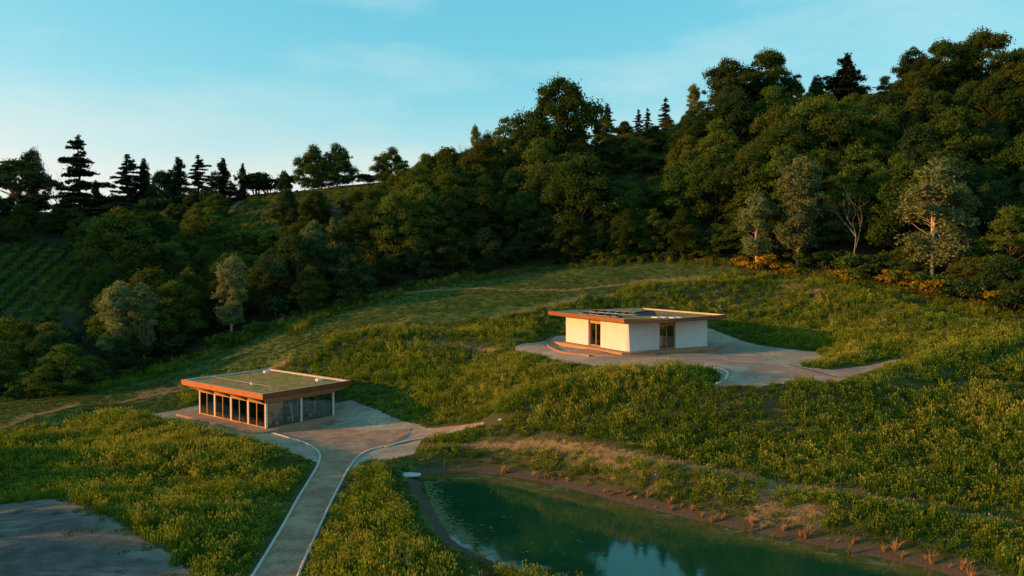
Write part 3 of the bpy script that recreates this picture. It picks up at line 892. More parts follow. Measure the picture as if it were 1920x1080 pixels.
# ---------------------------------------------------------------- trees: prototypes
def unit(v):
    return v / (np.linalg.norm(v, axis=-1, keepdims=True) + 1e-9)
def leaves(C, Nn, size, rng, asp=.62, curl=.25):
    """one bent leaf-spray (two quads would cost double: a folded quad of two triangles) per centre"""
    n = len(C)
    t_ = unit(np.cross(Nn, rng.normal(size=(n, 3)))); b_ = np.cross(Nn, t_)
    s = (size * rng.uniform(.65, 1.35, n))[:, None]
    tip = C + t_ * s; tail = C - t_ * s * .8
    l_ = C + b_ * s * asp + Nn * s * curl; r_ = C - b_ * s * asp + Nn * s * curl
    V = np.stack([tail, r_, tip, l_], 1).reshape(-1, 3)
    i = np.arange(n)[:, None] * 4
    F_ = np.concatenate([i + [0, 1, 2], i + [0, 2, 3]], 1).reshape(-1, 3)
    return V, F_
def lobe_leaves(centers, radii, per, size, rng, flat=.75, up=.35, shell=.55):
    Cs, Ns = [], []
    for c, r in zip(centers, radii):
        m = max(8, int(per * (r / np.mean(radii)) ** 2))
        d = unit(rng.normal(size=(m, 3)))
        d[:, 2] = np.where(d[:, 2] < -.35, -d[:, 2] * .6, d[:, 2])
        rr = r * (shell + (1 - shell) * rng.random(m) ** .6) * (1 + .2 * rng.normal(size=m))
        p = c + d * rr[:, None] * np.array([1, 1, flat])
        nn = unit(d + np.array([0, 0, up]) + rng.normal(size=(m, 3)) * .85)
        Cs.append(p); Ns.append(nn)
    return leaves(np.vstack(Cs), np.vstack(Ns), size, rng)
def limbs(tops, trunk, rng, r0, n=5, frac=.35, taper=.35):
    mb = MB()
    hgt = trunk[-1][1]
    mb.tube([t_[0] for t_ in trunk], [t_[2] for t_ in trunk], 7)
    P_ = np.array([t_[0] for t_ in trunk])
    for c in tops:
        z0 = min(max(P_[0, 2] + .1, c[2] - rng.uniform(.25, .55) * np.hypot(c[0], c[1]) - rng.uniform(.3, 1.5)), P_[-1, 2] * .98)
        k = np.clip(np.searchsorted(P_[:, 2], z0), 1, len(P_) - 1)
        f = (z0 - P_[k - 1, 2]) / (P_[k, 2] - P_[k - 1, 2] + 1e-9)
        a = P_[k - 1] + (P_[k] - P_[k - 1]) * np.clip(f, 0, 1)
        m_ = a * .5 + np.array(c) * .5 + rng.normal(size=3) * .25 + np.array([0, 0, .25])
        mb.tube([a, m_, c], [r0, r0 * .65, r0 * taper * .6], n, False)
    return mb
def trunk_line(h, r, rng, lean=.04, n=7):
    o, p = [], np.zeros(3)
    w_ = rng.normal(size=2) * lean
    for i in range(n + 1):
        f = i / n
        o.append((np.array([w_[0] * h * f * f + rng.normal() * .02 * h * .3 * (0 < i < n), w_[1] * h * f * f + rng.normal() * .02 * h * .3 * (0 < i < n), h * f - (.4 if i == 0 else 0)]), h, r * (1.25 if i == 0 else 1) * (1 - .82 * f)))
    return o
def broadleaf(seed, h=13., cr=4.6, crown0=.25, nl=46, per=170, lsize=.24, flat=.8, shape=.5, rlobe=1.35, shell=.55, up=.35):
    rng = np.random.default_rng(seed)
    C = []
    zc0, zc1 = h * crown0, h * .95
    tries = 0
    while len(C) < nl and tries < 6000:
        tries += 1
        f = rng.random()
        env = cr * np.sin(np.pi * np.clip(.08 + .92 * f, 0, 1) ** shape) ** .75 * (1 + .22 * np.sin(3 * rng.random() * 6.28))
        a = rng.random() * math.tau
        rr = env * rng.uniform(.45, 1.0)
        p = np.array([rr * math.cos(a), rr * math.sin(a), zc0 + (zc1 - zc0) * f])
        if all(np.linalg.norm(p - q_) > rlobe * .72 for q_ in C):
            C.append(p)
    C = np.array(C)
    rad = rlobe * rng.uniform(.42, 1.3, len(C))
    out_ = rng.random(len(C)) < .16
    C[out_, :2] *= rng.uniform(1.05, 1.28, (out_.sum(), 1)); C[out_, 2] += rng.uniform(-.3, .9, out_.sum())
    rad[out_] *= .6
    V, F_ = lobe_leaves(C, rad, per, lsize, rng, flat, up, shell)
    tr = trunk_line(h * .82, .018 * h + .05, rng)
    return limbs(C[::2], tr, rng, .10), V, F_
def cedar(seed, h=20., cr=7.2, tiers=13, lsize=.34, droop=.12, narrow=1.0, gap=.75, z0=.10):
    rng = np.random.default_rng(seed)
    mb = MB(); tr = trunk_line(h, .016 * h + .06, rng, .01)
    mb.tube([q_[0] for q_ in tr], [q_[2] for q_ in tr], 7)
    Cs, Ns = [], []
    for i in range(tiers):
        f = (i + rng.uniform(-.2, .2)) / tiers
        z = h * (z0 + (1 - z0) * f) * .985
        R_ = cr * narrow * ((1 - f) ** .85) * rng.uniform(.8, 1.1) + .45
        nb = int(rng.integers(4, 8))
        lop = rng.random() * 6.28; lopa = rng.uniform(.1, .45)
        a0 = rng.random() * 6.28
        for b in range(nb):
            a = a0 + b * math.tau / nb + rng.normal() * .25
            ln = R_ * rng.uniform(.35, 1.2) * (1 + lopa * math.cos(a - lop))
            if rng.random() < .12:
                continue
            d = np.array([math.cos(a), math.sin(a), 0])
            zb = min(h * .97, z + rng.normal() * .42 * h / tiers)
            e = d * ln + np.array([0, 0, zb - droop * ln * rng.uniform(.2, 1.8) + .2 * rng.normal()])
            s0 = np.array([0, 0, zb - .1])
            mb.tube([s0, s0 * .5 + e * .5 + np.array([0, 0, .06 * ln]), e], [.06, .04, .015], 4, False)
            m = int(44 + 60 * ln)
            u = rng.random(m) ** .7
            side = np.array([-d[1], d[0], 0])
            wdt = .55 + .32 * ln * (1 - np.abs(u - .55))
            p = s0 + (e - s0) * u[:, None] + side * (rng.normal(size=m) * wdt * .42)[:, None] + np.array([0, 0, 1]) * (rng.normal(size=m) * .2 * gap - .02)[:, None]
            Cs.append(p); Ns.append(unit(np.array([0, 0, 1.0]) + rng.normal(size=(m, 3)) * .5 + d * .25))
    m = 60
    p = np.c_[rng.normal(size=(m, 2)) * .22, h * .93 + rng.random(m) * h * .09]
    Cs.append(p); Ns.append(unit(rng.normal(size=(m, 3))))
    V, F_ = leaves(np.vstack(Cs), np.vstack(Ns), lsize, rng, .45, .1)
    return mb, V, F_
def poplar(seed, h=18., cr=3.6, nl=90, per=92, lsize=.21):
    rng = np.random.default_rng(seed)
    mb = MB(); C = []
    stems = 2 if seed % 2 else 1
    for s_ in range(stems):
        tr = trunk_line(h * rng.uniform(.85, .97), .013 * h, rng, .05 if stems == 1 else .10)
        mb.tube([q_[0] for q_ in tr], [q_[2] for q_ in tr], 7)
        P_ = np.array([q_[0] for q_ in tr])
        for k in range(nl // stems):
            f = rng.uniform(.14, 1)
            b = np.array([np.interp(f * P_[-1, 2], P_[:, 2], P_[:, j]) for j in range(3)])
            a = rng.random() * 6.28
            ln = cr * (math.sin(math.pi * min(1, .18 + .8 * f)) ** .8) * rng.uniform(.35, 1.05)
            e = b + np.array([math.cos(a) * ln, math.sin(a) * ln, ln * rng.uniform(.5, 1.1)])
            mb.tube([b, b * .55 + e * .45 + np.array([0, 0, -.1 * ln]), e], [.055, .035, .012], 4, False)
            C.append(e)
            if ln > 1.5:
                C.append(b * .4 + e * .6 + rng.normal(size=3) * .3)
    C = np.array(C)
    V, F_ = lobe_leaves(C, 1.05 * rng.uniform(.6, 1.3, len(C)), per, lsize, rng, 1.0, .3, .25)
    return mb, V, F_
def bare(seed, h=11.):
    rng = np.random.default_rng(seed)
    mb = MB()
    def grow(p, d, ln, r, lv):
        q_ = p + d * ln * .5 + rng.normal(size=3) * ln * .05
        e = p + d * ln + rng.normal(size=3) * ln * .06
        mb.tube([p, q_, e], [r, r * .8, r * .6], 5 if lv < 2 else 4, False)
        if lv < 4:
            for k in range(3 if lv < 2 else 2):
                dd = unit(d + rng.normal(size=3) * .42 + np.array([0, 0, .25]))
                grow(q_ if k == 2 else e, dd, ln * rng.uniform(.6, .85), r * .58, lv + 1)
    grow(np.array([0, 0, -.3]), np.array([.03, .02, 1.]), h * .34, .12, 0)
    return mb, None, None
def shrub(seed, h=2.6, cr=1.9, nl=16, per=110, lsize=.17):
    rng = np.random.default_rng(seed)
    C = np.c_[rng.normal(size=(nl, 2)) * cr * .45, rng.uniform(.25, .8, nl) * h]
    V, F_ = lobe_leaves(C, rng.uniform(.45, .8, nl) * h * .36, per, lsize, rng, .9, .4, .4)
    mb = MB()
    for c in C[::2]:
        mb.tube([(c[0] * .15, c[1] * .15, -.2), (c[0] * .6, c[1] * .6, c[2] * .5), tuple(c)], [.05, .035, .015], 4, False)
    return mb, V, F_

M_BARK = solid('brown_bark', (.13, .095, .065), (.07, .05, .035), 6, .95, .5)
M_PALEBARK = solid('pale_bark', (.48, .42, .33), (.30, .26, .20), 4, .9, .3)
M_DEADBARK = solid('grey_dead_wood', (.24, .20, .15), (.15, .125, .10), 5, .9, .3)
LEAF = {'oak': foliage('oak_leaves', (.030, .058, .014), (.064, .100, .020), .35),
        'deep': foliage('deep_green_leaves', (.022, .050, .020), (.048, .085, .026), .3),
        'locust': foliage('locust_leaves', (.055, .105, .020), (.110, .160, .030), .42),
        'olive': foliage('olive_leaves', (.055, .082, .016), (.105, .130, .026), .4),
        'silver': foliage('silver_leaves', (.115, .16, .06), (.20, .25, .11), .38),
        'needle': foliage('conifer_needles', (.016, .032, .018), (.034, .052, .026), .12),
        'gold': foliage('golden_blossom', (.22, .15, .012), (.42, .29, .02), .3),
        'vine': foliage('vine_leaves', (.035, .065, .018), (.065, .095, .025), .3)}
PROTO = {}
def proto(key, gen, leaf, bark, h):
    mb, V, F_ = gen
    tr = mb.mesh('trunk', bark, True)
    cr = np_mesh('crown', V, F_, [LEAF[leaf]]) if V is not None else None
    PROTO.setdefault(key, []).append((tr, cr, h))
for s_ in range(3):
    proto('oak', broadleaf(10 + s_, 15, 7.0, .10, 92, 270, .215, 1.05, .66, 1.7, .42, .15), 'oak', M_BARK, 15)
    proto('deep', broadleaf(20 + s_, 14, 6.0, .05, 84, 240, .21, 1.1, .66, 1.55, .42, .15), 'deep', M_BARK, 14)
    proto('locust', broadleaf(30 + s_, 13, 5.6, .06, 92, 185, .195, .8, .66, 1.5, .35, .3), 'locust', M_BARK, 13)
    proto('olive', broadleaf(40 + s_, 11, 5.2, .05, 80, 210, .195, 1.05, .66, 1.4, .4, .2), 'olive', M_BARK, 11)
    proto('bush', shrub(70 + s_), 'deep', M_BARK, 2.6)
    proto('greenbush', shrub(75 + s_, 2.4, 2.1), 'locust', M_BARK, 2.4)
    proto('broom', shrub(80 + s_, 2.0, 1.5, 14, 90, .13), 'gold', M_BARK, 2.0)
for s_ in range(2):
    proto('poplar', poplar(50 + s_), 'silver', M_PALEBARK, 18)
    proto('bare', bare(60 + s_), 'oak', M_DEADBARK, 11)
    proto('cedar', cedar(90 + s_, 20, 7.0, 16, .33), 'needle', M_BARK, 20)
    proto('fir', cedar(95 + s_, 16, 5.0, 13, .32, .18, 1.0, 1.9, .04), 'needle', M_BARK, 16)
proto('cedar', cedar(92, 17, 6.4, 11, .36, .05, 1.0, 1.2, .2), 'needle', M_BARK, 17)
proto('spire', cedar(99, 15, 3.2, 16, .27, .35, 1.0, 2.0, .03), 'needle', M_BARK, 15)
for s_ in range(3):
    proto('dome', broadleaf(110 + s_, 15, 6.6, .16, 100, 255, .215, 1.0, 1.05, 1.6, .42, .15), 'oak', M_BARK, 15)
proto('umbrella', broadleaf(66, 12, 6.0, .55, 60, 150, .22, .55, .45, 1.3), 'deep', M_BARK, 12)
TREES = []
def plant(key, x, y, h, name='tree', wide=1.0, cat='tree', var=None, label=None, group=None, z=None):
    P_ = PROTO[key]
    tr, cr, h0 = P_[random.randrange(len(P_)) if var is None else var % len(P_)]
    s_ = h / h0
    o = new_obj(name, None, None, (x, y, (hz(x, y) if z is None else z) - .05), random.uniform(0, 6.28))
    o.scale = (s_ * wide, s_ * wide, s_)
    new_obj('trunk' if cat == 'tree' else 'stems', tr, o)
    if cr:
        new_obj('crown' if cat == 'tree' else 'leaves', cr, o)
    tag(o, label, cat, group)
    TREES.append((key, x, y, h, o))
    return o
def plant_px(key, px, top, d, wide=1.0, name='tree', label=None, group=None, var=None, cat='tree'):
    p = at(px, top, d)
    z = hz(p[0], p[1])
    return plant(key, p[0], p[1], max(1.5, p[2] - z), name, wide, cat, var, label, group)

# ---------------------------------------------------------------- trees that the photograph shows one by one
G_L, G_R = 'trees along the left ridge', 'trees along the wooded skyline'
SOLO = [
 # key, px, top py, depth, width, name, label, group
 ('umbrella', 32, 300, 205, 1.25, 'umbrella_pine', 'broad flat topped dark pine at the left edge of the ridge', G_L),
 ('deep', 58, 281, 222, .6, 'ridge_tree', 'small leafy treetop poking above the flat topped pine', G_L),
 ('bare', 106, 290, 206, .75, 'bare_tree', 'bare leafless tree just left of the tall cedar on the ridge', G_L),
 ('cedar', 146, 256, 206, 1.2, 'cedar_tree', 'tallest tiered cedar standing alone on the left ridge', G_L),
 ('fir', 180, 340, 204, 1.1, 'conifer', 'low dark conifer at the right foot of the tallest cedar', G_L),
 ('cedar', 238, 291, 208, 1.35, 'cedar_tree', 'broad tiered cedar left of its slimmer twin on the left ridge', G_L),
 ('fir', 269, 299, 210, 1.1, 'conifer', 'slim conifer touching the right side of the broad ridge cedar', G_L),
 ('deep', 303, 318, 212, .8, 'ridge_tree', 'low dark treetop in the gap between the ridge conifers', G_L),
 ('fir', 334, 296, 212, 1.3, 'conifer', 'conifer left in the close pair at the middle of the left ridge', G_L),
 ('cedar', 371, 292, 210, 1.2, 'cedar_tree', 'conifer right in the close pair at the middle of the left ridge', G_L),
 ('fir', 418, 298, 208, 1.4, 'conifer', 'broad ragged conifer second from the right end of the left ridge row', G_L),
 ('spire', 455, 307, 207, .95, 'conifer', 'narrow conifer at the right end of the left ridge row', G_L),
 ('deep', 533, 319, 203, .7, 'ridge_tree', 'small round tree left of the big pair above the vineyard', G_R),
 ('oak', 588, 275, 203, .95, 'broadleaf_tree', 'left of the two big round trees above the vineyard', G_R),
 ('oak', 632, 272, 204, .95, 'broadleaf_tree', 'right of the two big round trees above the vineyard', G_R),
 ('bush', 688, 326, 200, 2.0, 'ridge_shrub', 'dark shrub between the big tree pair and the lone round tree', G_R),
 ('oak', 734, 279, 196, 1.15, 'broadleaf_tree', 'lone round dark tree on the skyline left of the wood', G_R),
 ('olive', 752, 318, 178, .9, 'broadleaf_tree', 'olive green tree in front of the lone round skyline tree', G_R),
 ('locust', 800, 288, 172, .9, 'broadleaf_tree', 'rounded green tree where the wood first meets the skyline', G_R),
 ('olive', 836, 275, 172, .95, 'broadleaf_tree', 'olive rounded tree on the skyline left of the ivy clad snag', G_R),
 ('bare', 868, 252, 171, .7, 'bare_tree', 'thin branched snag on the skyline of the wood', G_R),
 ('poplar', 893, 233, 172, .45, 'ivy_clad_snag', 'narrow pale green spike of a tree on the skyline of the wood', G_R),
 ('deep', 918, 252, 172, .8, 'broadleaf_tree', 'dark tree right beside the narrow pale spike on the skyline', G_R),
 ('locust', 952, 217, 172, .8, 'broadleaf_tree', 'ragged green tree left of the tallest skyline oak', G_R),
 ('bare', 968, 206, 174, .6, 'bare_tree', 'fine bare twigs sticking up left of the tallest skyline oak', G_R),
 ('deep', 990, 232, 170, .75, 'broadleaf_tree', 'dark tree leaning on the left side of the tallest skyline oak', G_R),
 ('oak', 1050, 145, 170, .82, 'oak_tree', 'tall domed oak towering over the middle of the skyline', G_R),
 ('deep', 1085, 232, 172, .55, 'broadleaf_tree', 'low branchy crown at the right shoulder of the domed oak', G_R),
 ('fir', 1118, 262, 186, .7, 'conifer', 'dark conifer peeping out left of the golden ridge tree', G_R),
 ('cedar', 1138, 194, 192, .9, 'conifer', 'twin pointed conifer behind the golden ridge tree', G_R),
 ('olive', 1132, 218, 184, .72, 'broadleaf_tree', 'golden olive tree at the left end of the open ridge', G_R),
 ('deep', 1172, 226, 190, 1.0, 'ridge_tree', 'low dark hedge like tree on the open ridge', G_R),
 ('cedar', 1197, 204, 192, .9, 'conifer', 'left of two small cedars on the open ridge', G_R),
 ('cedar', 1214, 202, 191, .9, 'conifer', 'right of two small cedars on the open ridge', G_R),
 ('cedar', 1248, 182, 190, .95, 'cedar_tree', 'taller double topped cedar on the open ridge', G_R),
 ('olive', 1252, 222, 184, 1.1, 'broadleaf_tree', 'round olive bush like tree below the double topped cedar', G_R),
 ('poplar', 1302, 156, 182, .75, 'broadleaf_tree', 'airy grey green tree left of the great right hand crowns', G_R),
 ('oak', 1368, 112, 176, .9, 'oak_tree', 'left of the twin great oak crowns on the right skyline', G_R),
 ('oak', 1440, 98, 175, .9, 'oak_tree', 'right of the twin great oak crowns on the right skyline', G_R),
 ('deep', 1490, 150, 172, .8, 'broadleaf_tree', 'dark shoulder tree right of the twin great oaks', G_R),
 ('deep', 1532, 140, 173, .6, 'broadleaf_tree', 'dark tree left of the pointed cedar on the right skyline', G_R),
 ('fir', 1588, 102, 173, 1.7, 'cedar_tree', 'dark pointed cedar on the right skyline', G_R),
 ('locust', 1660, 142, 170, .75, 'broadleaf_tree', 'spiky crowned tree in the dip right of the pointed cedar', G_R),
 ('deep', 1712, 88, 170, .8, 'broadleaf_tree', 'ragged dark tree at the left flank of the largest crown', G_R),
 ('oak', 1770, 78, 166, .95, 'oak_tree', 'left half of the largest crown on the right skyline', G_R),
 ('oak', 1838, 62, 165, 1.0, 'oak_tree', 'highest domed oak of the right skyline', G_R),
 ('oak', 1905, 94, 164, .9, 'oak_tree', 'dark oak cut by the right edge of the picture', G_R),
 # within the wood
 ('olive', 218, 396, 160, 1.35, 'broadleaf_tree', 'large round olive tree standing alone on the left slope', None),
 ('oak', 1092, 288, 146, 1.0, 'oak_tree', 'huge rounded oak bulging from the middle of the wood', None),
 ('locust', 728, 366, 150, .95, 'locust_tree', 'bright green feathery tree in the wood below the lone skyline tree', None),
 ('poplar', 585, 412, 140, 1.0, 'poplar_tree', 'grey silvery poplar in the wood below the vineyard', 'silver poplars'),
 ('poplar', 628, 408, 146, .8, 'poplar_tree', 'second silvery poplar just behind the grey one below the vineyard', 'silver poplars'),
 ('poplar', 432, 478, 124, 1.0, 'poplar_tree', 'single pale stemmed poplar at the edge of the left wood', 'silver poplars'),
 ('poplar', 212, 528, 118, 1.05, 'poplar_tree', 'pale poplar at the far left wood edge, left of its twin', 'silver poplars'),
 ('poplar', 268, 530, 119, .95, 'poplar_tree', 'pale poplar at the far left wood edge, right of its twin', 'silver poplars'),
 ('poplar', 1497, 292, 124, 1.05, 'poplar_tree', 'silvery poplar rising from the right wood above the broom', 'silver poplars'),
 ('poplar', 1752, 298, 112, 1.25, 'poplar_tree', 'largest silvery poplar with pale stems at the right wood edge', 'silver poplars'),
 ('poplar', 1800, 340, 114, .9, 'poplar_tree', 'smaller silvery crown leaning right of the largest poplar', 'silver poplars'),
 ('poplar', 1420, 362, 126, 1.2, 'poplar_tree', 'dull grey green poplar left of the silvery one in the right wood', 'silver poplars'),
 ('bare', 1603, 330, 121, .95, 'bare_tree', 'bare pale branched tree between the two silver poplars', None),
]
for k, px, top, d, wd, nm, lb, gr in SOLO:
    if k == 'oak' and gr and px > 760:
        k = 'dome'
    plant_px(k, px, top, d, wd, nm, lb, gr, 0 if px == 146 else None)

# ---------------------------------------------------------------- the wood on the slope
SKY_PX = [(-200,350),(0,345),(90,375),(200,365),(400,355),(470,372),(530,345),(560,350),(690,352),(745,318),(790,296),(835,285),(880,275),(940,250),(985,248),(1000,230),(1080,240),(1110,285),(1150,262),(1280,252),(1290,205),(1330,170),(1400,140),(1480,165),(1530,165),(1620,170),(1690,165),(1720,120),(1800,100),(1880,110),(2200,110)]
SKX, SKYY = np.array(SKY_PX, float).T
FE = catmull(FOREST_EDGE, 5)
placed = [(t_[1], t_[2], 3.0) for t_ in TREES]
cand = []
rg = np.random.default_rng(5)
# an edge row first, then the slope
acc = 0
for a, b in zip(FE[:-1], FE[1:]):
    acc += np.hypot(*(b - a))
    if acc > 4.2:
        acc = 0
        nrm = np.array([-(b - a)[1], (b - a)[0]]); nrm /= np.hypot(*nrm)
        p = b + nrm * rg.uniform(1.5, 4.0)
        cand.append((p[0], p[1], 'edge'))
for k in range(14000):
    x, y = rg.uniform(-170, 125), rg.uniform(98, 226)
    cand.append((x, y, 'slope'))
cxy = np.array([c_[:2] for c_ in cand])
dE = seg_dist(cxy, FE, False)
okm = inside(cxy, FOREST) & ~inside(cxy, VINE) & ~inside(cxy, LFIELD) & ~inside(cxy, OPEN)
czz = height(cxy)
ppx, ppy, _ = project(np.c_[cxy, czz])
fill = []
for (x, y, kd), e, ok, z, sx, sy in zip(cand, dE, okm, czz, ppx, ppy):
    if not ok or not (-130 < sx < 2050):
        continue
    left = sx < 520
    sp = 3.6 if kd == 'edge' else 5.4 + min(e, 70) * .045
    if any((x - a) ** 2 + (y - b) ** 2 < sp * max(sp, c_) * .9 for a, b, c_ in placed):
        continue
    hmax = z
    sky_y = np.interp(sx, SKX, SKYY)
    top_lim = at(sx, sky_y + 6, y)[2] - z
    h = rg.uniform(5.0, 9.5) if kd == 'edge' else rg.uniform(9.5, 16.0)
    if left:
        h *= .78
    # keep the view open to the solo trees, the vineyard and the left field
    for lim_px0, lim_px1, lim_top, dmax in ((150, 300, 470, 159), (385, 520, 462, 168), (520, 640, 425, 165), (-150, 175, 600, 165), (560, 660, 470, 139), (1120, 1285, 330, 165), (1455, 1540, 440, 123), (1570, 1640, 440, 120), (1690, 1840, 470, 111), (395, 470, 578, 123), (170, 310, 622, 117)):
        if lim_px0 < sx < lim_px1 and y < dmax:
            h = min(h, at(sx, lim_top + rg.uniform(-12, 18), y)[2] - z)
    h = min(h, top_lim)
    if h < 1.6:
        continue
    if left and y > 178:
        h = min(h, 7.0)
    placed.append((x, y, sp))
    fill.append([x, y, h, kd, e, sx, sy, z])
    if len(fill) >= 310:
        break
LOOK = {'oak': ('broadleaf_tree', ['dark rounded broadleaf tree', 'heavy olive green broadleaf tree']), 'deep': ('broadleaf_tree', ['deep green dense tree', 'dark bushy tree']),
        'locust': ('locust_tree', ['bright green feathery tree', 'light green layered tree']), 'olive': ('broadleaf_tree', ['olive green bushy tree', 'yellowish green rounded tree'])}
def band(r_):
    x, y, h, kd, e, sx, sy, z = r_
    side = 'left wood' if sx < 640 else ('middle wood' if sx < 1180 else 'right wood')
    row = 'edge row' if e < 6 else ('lower slope' if e < 22 else ('upper slope' if e < 45 else 'ridge band'))
    return side, row
bands = {}
for r_ in fill:
    bands.setdefault(band(r_), []).append(r_)
def ordinal(n):
    return f'{n}' + ('th' if 10 <= n % 100 <= 20 else {1: 'st', 2: 'nd', 3: 'rd'}.get(n % 10, 'th'))
for (side, row), lst in bands.items():
    lst.sort(key=lambda r_: r_[5])
    for i, (x, y, h, kd, e, sx, sy, z) in enumerate(lst):
        if h < 4.5:
            key = 'bush' if rg.random() < .6 else 'greenbush'
            plant(key, x, y, h * .9, 'shrub', 1.15, 'shrub', None, f'low leafy shrub, {ordinal(i + 1)} from the left, {row} of the {side}', f'shrubs and trees of the {side}')
            continue
        if side == 'left wood':
            key = rg.choice(['deep', 'oak', 'locust', 'olive'], p=[.3, .2, .35, .15])
        elif side == 'middle wood':
            key = rg.choice(['deep', 'oak', 'locust', 'olive'], p=[.35, .3, .25, .1])
        else:
            key = rg.choice(['deep', 'oak', 'locust', 'olive'], p=[.22, .28, .3, .2])
        nm, lk = LOOK[key]
        plant(key, x, y, h, nm, rg.uniform(.78, 1.12) * (1.25 if h < 8 else 1), 'tree', None, f'{lk[i % 2]}, {ordinal(i + 1)} from the left, {row} of the {side}', f'shrubs and trees of the {side}')
# shrubs along the foot of the wood and on the open ridge
SH = []
for px, py, d_ in ((1385,492,0),(1422,500,0),(1480,508,0),(1578,522,0),(1655,526,0),(1692,534,0),(1742,552,0),(1876,570,0)):
    p = ground(px, py) + np.array([0, -1.6])
    SH.append(('broom', p, rg.uniform(1.8, 3.0), 'golden_broom', 'golden flowering broom bush, {} from the left at the foot of the right wood', 'golden broom bushes'))
for px, py in ((1130,497),(1180,495),(1215,494),(1260,493),(1320,494),(1345,495),(1620,526),(1800,566),(1840,574),(880,520),(820,532),(770,545),(1050,502),(660,572),(590,592),(480,628),(350,676),(240,712),(120,742),(40,748),(-20,750),(430,650),(1900,590),(1405,494),(1440,496),(1500,500),(1530,506),(1555,510),(1590,514),(1608,512),(1632,518),(1668,526),(1720,540),(1756,550),(1785,556),(1820,562),(1860,572),(410,654),(445,642),(200,722),(260,702),(290,692)):
    p = ground(px, py) + np.array([0, .8])
    SH.append(('bush' if rg.random() < .5 else 'greenbush', p, rg.uniform(1.3, 2.6) if (px < 1380) else rg.uniform(2.2, 3.6), 'edge_shrub', 'green shrub, {} from the left along the meadow edge of the wood', 'shrubs at the meadow edge'))
for px, py in ((1130,300),(1160,275),(1185,290),(1210,265),(1240,275),(1262,292),(1225,305),(1180,318),(1150,330),(1250,322),(1215,328),(1270,262),(1140,285),(1172,300),(1198,280),(1232,290),(1200,312),(1165,258),(1225,256),(1276,305),(1145,316),(1255,262)):
    p = ground(px, py)
    SH.append(('bush' if rg.random() < .6 else 'greenbush', p, rg.uniform(1.6, 3.2), 'hillside_shrub', 'scrub bush, {} from the left on the open slope under the small cedars', 'scrub on the open slope'))
for px, py in ((425,462),(450,470),(475,462),(498,470),(520,460),(440,452),(465,450),(505,452),(540,455),(485,480)):
    p = ground(px, py)
    SH.append(('greenbush', p, rg.uniform(2.2, 4.0), 'hillside_shrub', 'green shrub, {} from the left in the hollow below the vineyard', 'shrubs below the vineyard'))
for px, py in ((70,400),(110,395),(150,405),(200,395),(240,400),(285,395),(320,390),(350,400),(380,385),(400,398),(30,410),(300,415),(345,425),(385,430),(250,420),(480,366),(505,364),(-20,405),(160,430)):
    p = ground(px, py)
    SH.append(('bush', p, rg.uniform(4.0, 6.5), 'ridge_shrub', 'dark tall shrub, {} from the left in the thicket under the ridge conifers', 'thicket under the ridge conifers'))
cnt = {}
SH.sort(key=lambda s_: s_[1][0] / s_[1][1])
for key, p, h, nm, lb, gr in SH:
    cnt[gr] = cnt.get(gr, 0) + 1
    plant(key, p[0], p[1], h, nm, rg.uniform(1.0, 1.5), 'shrub', None, lb.format(ordinal(cnt[gr])), gr)
# trees out of frame to the left that shade the yard
for x, y, h, w_ in ((-51, 36, 7, 'first'), (-52, 41.5, 7, 'second'), (-54, 47, 7, 'third'), (-56, 52.5, 6.5, 'fourth'), (-60, 58, 7, 'fifth'), (-64, 64, 6.5, 'sixth')):
    plant('oak', x, y, h, 'broadleaf_tree', 1.1, 'tree', None, f'unseen rounded shade tree left of the gravel yard, {w_} from the camera', 'unseen shade trees left of the yard')

# ---------------------------------------------------------------- vine rows on the slopes
def vine_rows(poly, p0, p1, spacing, label, group, hh=1.3, key='vine', dens=7):
    d = p1 - p0; d = d / np.hypot(*d); n = np.array([-d[1], d[0]])
    c = poly.mean(0); ext_ = np.abs((poly - c) @ n).max(); ln = np.abs((poly - c) @ d).max()
    rows_ = []
    for k in np.arange(-ext_, ext_, spacing):
        tt = np.arange(-ln, ln, .8)
        pts = c + n * k + d * tt[:, None]
        m = inside(pts, poly)
        if m.sum() < 8:
            continue
        rows_.append(pts[m])
    rows_.sort(key=lambda r_: project(np.array([[*r_.mean(0), hz(*r_.mean(0))]]))[1][0])
    for i, pts in enumerate(rows_):
        z = height(pts); o = np.array([pts[0][0], pts[0][1], z[0]])
        P_ = np.c_[pts, z] - o
        m = len(pts) * dens
        C = P_[rg.integers(0, len(pts), m)] + np.c_[d * (rg.random(m) - .5)[:, None] + n * (rg.normal(size=m) * .22)[:, None], rg.uniform(.25, hh, m)]
        V, F_ = leaves(C, unit(rg.normal(size=(m, 3)) + np.array([0, 0, .5])), .26, rg)
        e = new_obj('vine_row', None, None, tuple(o))
        tag(e, label.format(ordinal(i + 1)), 'vine row', group)
        new_obj('leaves', np_mesh('leaves', V, F_, [LEAF[key]]), e)
        mb = MB()
        for q_ in P_[::9]:
            mb.tube([(q_[0], q_[1], q_[2] - .2), (q_[0], q_[1], q_[2] + hh)], .05, 4)
        tag(mb.build('posts', M_BARK, e), kind='stuff')
vine_rows(VINE, ground(380, 455), ground(440, 388), 2.3, 'row of vines below the skyline tree pair, {} from the top', 'rows of the upper vineyard')
vine_rows(LFIELD, ground(0, 590), ground(120, 480), 3.4, 'scrubby row of vines on the far left slope, {} from the top', 'rows on the far left slope', 1.7, 'deep', 14)

